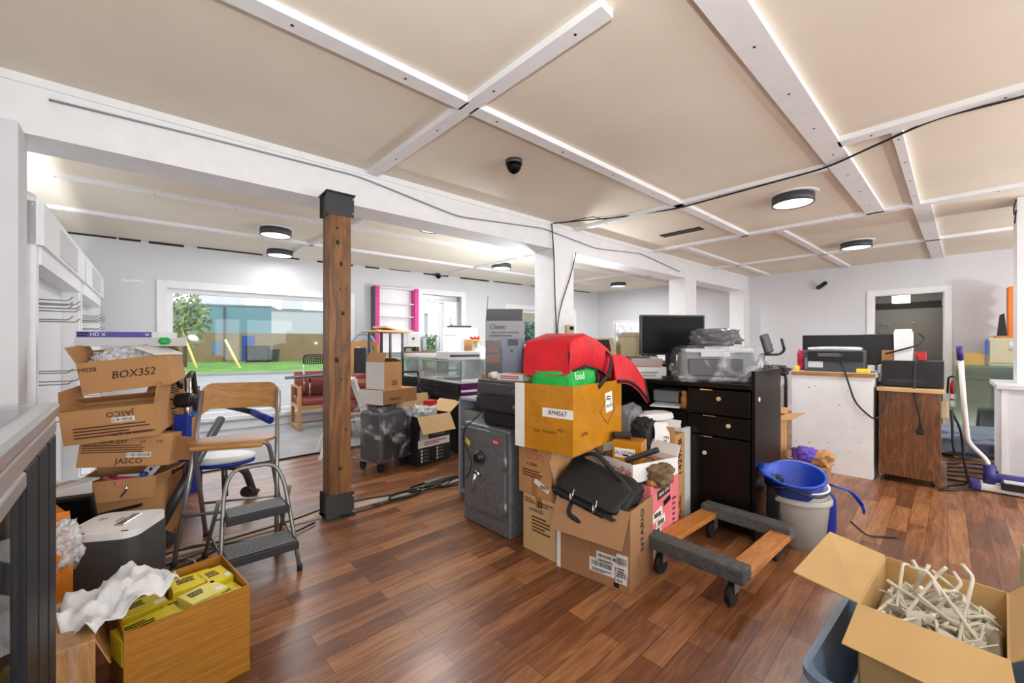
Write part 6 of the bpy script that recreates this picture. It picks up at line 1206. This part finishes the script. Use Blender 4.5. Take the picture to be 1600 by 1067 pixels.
# half wall with a column standing on it
HX, HY = 5.72, -.335
struct('wall_half', MB().b2((HX, -1.8, 0), (HX + .8, HY, .83)).b2((HX - .04, -1.8, .83), (HX + .84, HY + .035, .87), bev=.004), WALL)
struct('trim_26', MB().b2((HX - .012, HY - .03, 0), (HX, HY + .004, .83)).b2((HX, HY, 0), (HX + .8, HY + .004, .83)), TRIM)
struct('wall_column', MB().b2((6.05, -.74, .87), (6.38, -.445, HT)), TRIM)
cable('white and black wires dangling at the top of the right column', [(6.03, -.44, 2.58), (6.02, -.42, 2.5), (6.03, -.43, 2.42), (6.02, -.44, 2.5), (6.04, -.43, 2.36)], .005)
e = thing('green_crate', 'pale green plastic stool leg at the right edge behind the hook carton', 'stool', (3.0, -.42, 0), .1); MB().box((0, 0, .14), (.3, .34, .27), bev=.02).build('body', mat('pale_green_plastic', (176, 186, 140), .5), e)

# ------------------------------------------------------------------ carton of display hooks, bottom right
FLc, BLc, BRc, FRc = Vector((1.668, .191, 0)), Vector((2.11, .161, 0)), Vector((2.083, -.149, 0)), Vector((1.60, -.096, 0))
rz = -.06; ctr = (FLc + BLc + BRc + FRc) / 4; WX, WY = .45, .3
ctr.z = .16
e = thing('cardboard_box', 'open brown carton full of ivory display hooks in the right foreground', 'box', ctr, rz)
H = .26; t_ = .005; HK = mat('tan_cardboard', (196, 160, 106), .75, var=.07, vs=4, bump=.1, bs=9)
b = MB(); b.b2((-WX / 2, -WY / 2, 0), (WX / 2, WY / 2, t_)); b.b2((-WX / 2, -WY / 2, 0), (-WX / 2 + t_, WY / 2, H)); b.b2((WX / 2 - t_, -WY / 2, 0), (WX / 2, WY / 2, H)); b.b2((-WX / 2, -WY / 2, 0), (WX / 2, -WY / 2 + t_, H)); b.b2((-WX / 2, WY / 2 - t_, 0), (WX / 2, WY / 2, H)); b.build('body', HK, e)
MB().slab([(-WX / 2, WY / 2, H), (WX / 2, WY / 2, H), (WX / 2 - .0, WY / 2 + .17, H + .03), (-WX / 2 + .03, WY / 2 + .18, H + .01)], .004).build('flap', HK, e)
MB().slab([(-WX / 2, -WY / 2, H), (-WX / 2, WY / 2, H), (-WX / 2 - .15, WY / 2 + .01, H - .06), (-WX / 2 - .16, -WY / 2 - .02, H - .07)], .004).build('flap', HK, e)
MB().slab([(-WX / 2, -WY / 2, H), (WX / 2, -WY / 2, H), (WX / 2, -WY / 2 - .09, H + .11), (-WX / 2, -WY / 2 - .1, H + .1)], .004).build('flap', HK, e)
MB().slab([(WX / 2, -WY / 2, H), (WX / 2, WY / 2, H), (WX / 2 + .03, WY / 2, H - .12), (WX / 2 + .03, -WY / 2, H - .12)], .004).build('flap', HK, e)
tear = MB(); rnd = random.Random(2)
for i in range(16): tear.box((-WX / 2 - rnd.uniform(.02, .13), rnd.uniform(-.13, .13), H - .02), (.006, rnd.uniform(.003, .012), .003), rot=(0, -.4, rnd.uniform(0, 3)))
def hin(x, y, z): return loc_in(ctr, rz, x, y, z)
solo('hook_bed', MB().lump((0, 0, .07), (WX - .02, WY - .02, .17), .05, 3, 2, .2), IVORY, 'ivory hooks packed at the bottom of the right carton', 'hooks', ctr + Vector((0, 0, .006)), rz)['kind'] = 'stuff'
proto = []
for k in range(3):
    b = MB(); L_ = (.16, .13, .19)[k]; b.tube(fillet([(-.012, 0, 0), (0, 0, 0), (L_, 0, 0), (L_ + .02, 0, .035)], .012, 4), .005, 7)
    proto.append(b)
rnd = random.Random(77); first = [None] * 3
for i in range(84):
    k = i % 3; x, y = rnd.uniform(-.15, .15), rnd.uniform(-.1, .1); z = .155 + .06 * rnd.random() + .03 * (i / 84)
    steep = rnd.uniform(-.25, .35) if rnd.random() < .82 else rnd.uniform(-1.0, -.6)
    az = rnd.uniform(0, 2 * PI)
    if abs(x + .19 * math.cos(az)) > .2 or abs(y + .19 * math.sin(az)) > .13: az = math.atan2(-y, -x) + rnd.uniform(-.6, .6)
    if first[k] is None:
        e = thing('display_hook', 'ivory coated wire display hook in the right carton', 'hook', hin(x, y, z), rz + az, group='ivory display hooks in the carton', rx=rnd.uniform(0, 6), ry=steep); proto[k].build('wire', IVORY, e)
        if k != 1: MB().box((-.006, 0, -.01), (.004, .035, .045), bev=.001).build('plate', mat('ivory_plate', (226, 222, 210), .4) if 'ivory_plate' not in MATS else MATS['ivory_plate'], e)
        first[k] = e
    else:
        e = copy_tree(first[k]); e.location = hin(x, y, z); e.rotation_euler = (rnd.uniform(0, 6), steep, rz + az)
# blue-grey tote under it and a clear tub
t = thing('storage_tote', 'blue-grey plastic tote under the carton of hooks', 'tote', (1.84, .03, 0), rz)
P = rrect(.72, .5, .07); b = MB(); 
o1 = [[b.bm.verts.new((u * s_, v * s_, z)) for u, v in P] for s_, z in ((.86, 0), (.98, .2), (1.05, .21), (1.05, .235), (.97, .235), (.84, .012))]
for A_, B_ in zip(o1, o1[1:]):
    for k in range(len(P)): b.bm.faces.new((A_[k], A_[(k + 1) % len(P)], B_[(k + 1) % len(P)], B_[k]))
b.bm.faces.new(o1[0]); b.bm.faces.new(o1[-1]); b.build('body', mat('blue_grey_plastic', (110, 130, 156), .4), t)
solo('inner_box', MB().box((0, 0, .065), (.5, .34, .13), bev=.01), CARDW, 'white box inside the blue-grey tote beneath the hook carton', 'box', (1.84, .03, .013), rz).name = 'white_box'

# ------------------------------------------------------------------ cables on the floor along the strip
rnd = random.Random(21)
def wig(x0, y0, x1, y1, n, a): return [(x0 + (x1 - x0) * i / n + rnd.uniform(-a, a) * .5, y0 + (y1 - y0) * i / n + rnd.uniform(-a, a), .011 + .004 * rnd.random()) for i in range(n + 1)]
for i, (nm, q) in enumerate((('along the floor strip left of the post', wig(-.2, 3.1, 1.0, 3.13, 6, .05)), ('second strand along the floor strip left of the post', wig(-.1, 3.02, .95, 2.92, 6, .07)), ('from the post base toward the safe', wig(1.05, 2.9, 2.2, 3.0, 7, .06)), ('beyond the post base toward the suitcase', wig(1.2, 3.14, 2.4, 3.08, 7, .06)), ('crossing the floor strip before the safe', wig(1.3, 2.95, 2.3, 3.1, 6, .1)))):
    cable('black cable running ' + nm, q, .006, group='cables along the floor strip')
for i, (nm, cx, cy, r) in enumerate((('nearest the safe', 2.12, 2.98, .13), ('in the middle of the floor strip', 1.85, 3.05, .12), ('nearer the post', 1.62, 3.0, .1))):
    cable('loose loop of black cable ' + nm, [(cx + r * 1.3 * math.cos(a) * (1 + .15 * math.sin(2 * a)), cy + r * .7 * math.sin(a), .012 + .004 * math.sin(3 * a) + .0006 * k) for k, a in enumerate([j * .42 for j in range(26)])], .006, group='cable loops on the floor strip')
cable('white cable curling on the floor behind the carton of yellow boxes', [(.05, 2.9, .01), (.15, 2.75, .01), (.3, 2.85, .01), (.22, 3.0, .01), (.12, 2.95, .01)], .006, CORDG)
cable('black cable looping on the floor under the tall folding chair', [(-.05, 3.0, .008), (.2, 2.85, .008), (.42, 3.0, .008), (.3, 3.15, .008), (.05, 3.05, .008)], .006)
e = thing('power_strip', 'grey power strip lying among the cables before the safe', 'power strip', (1.95, 3.06, .022), .1); MB().b2((-.1, -.025, 0), (.1, .025, .035), bev=.006).build('case', mat('olive_plastic', (116, 112, 96), .5), e)
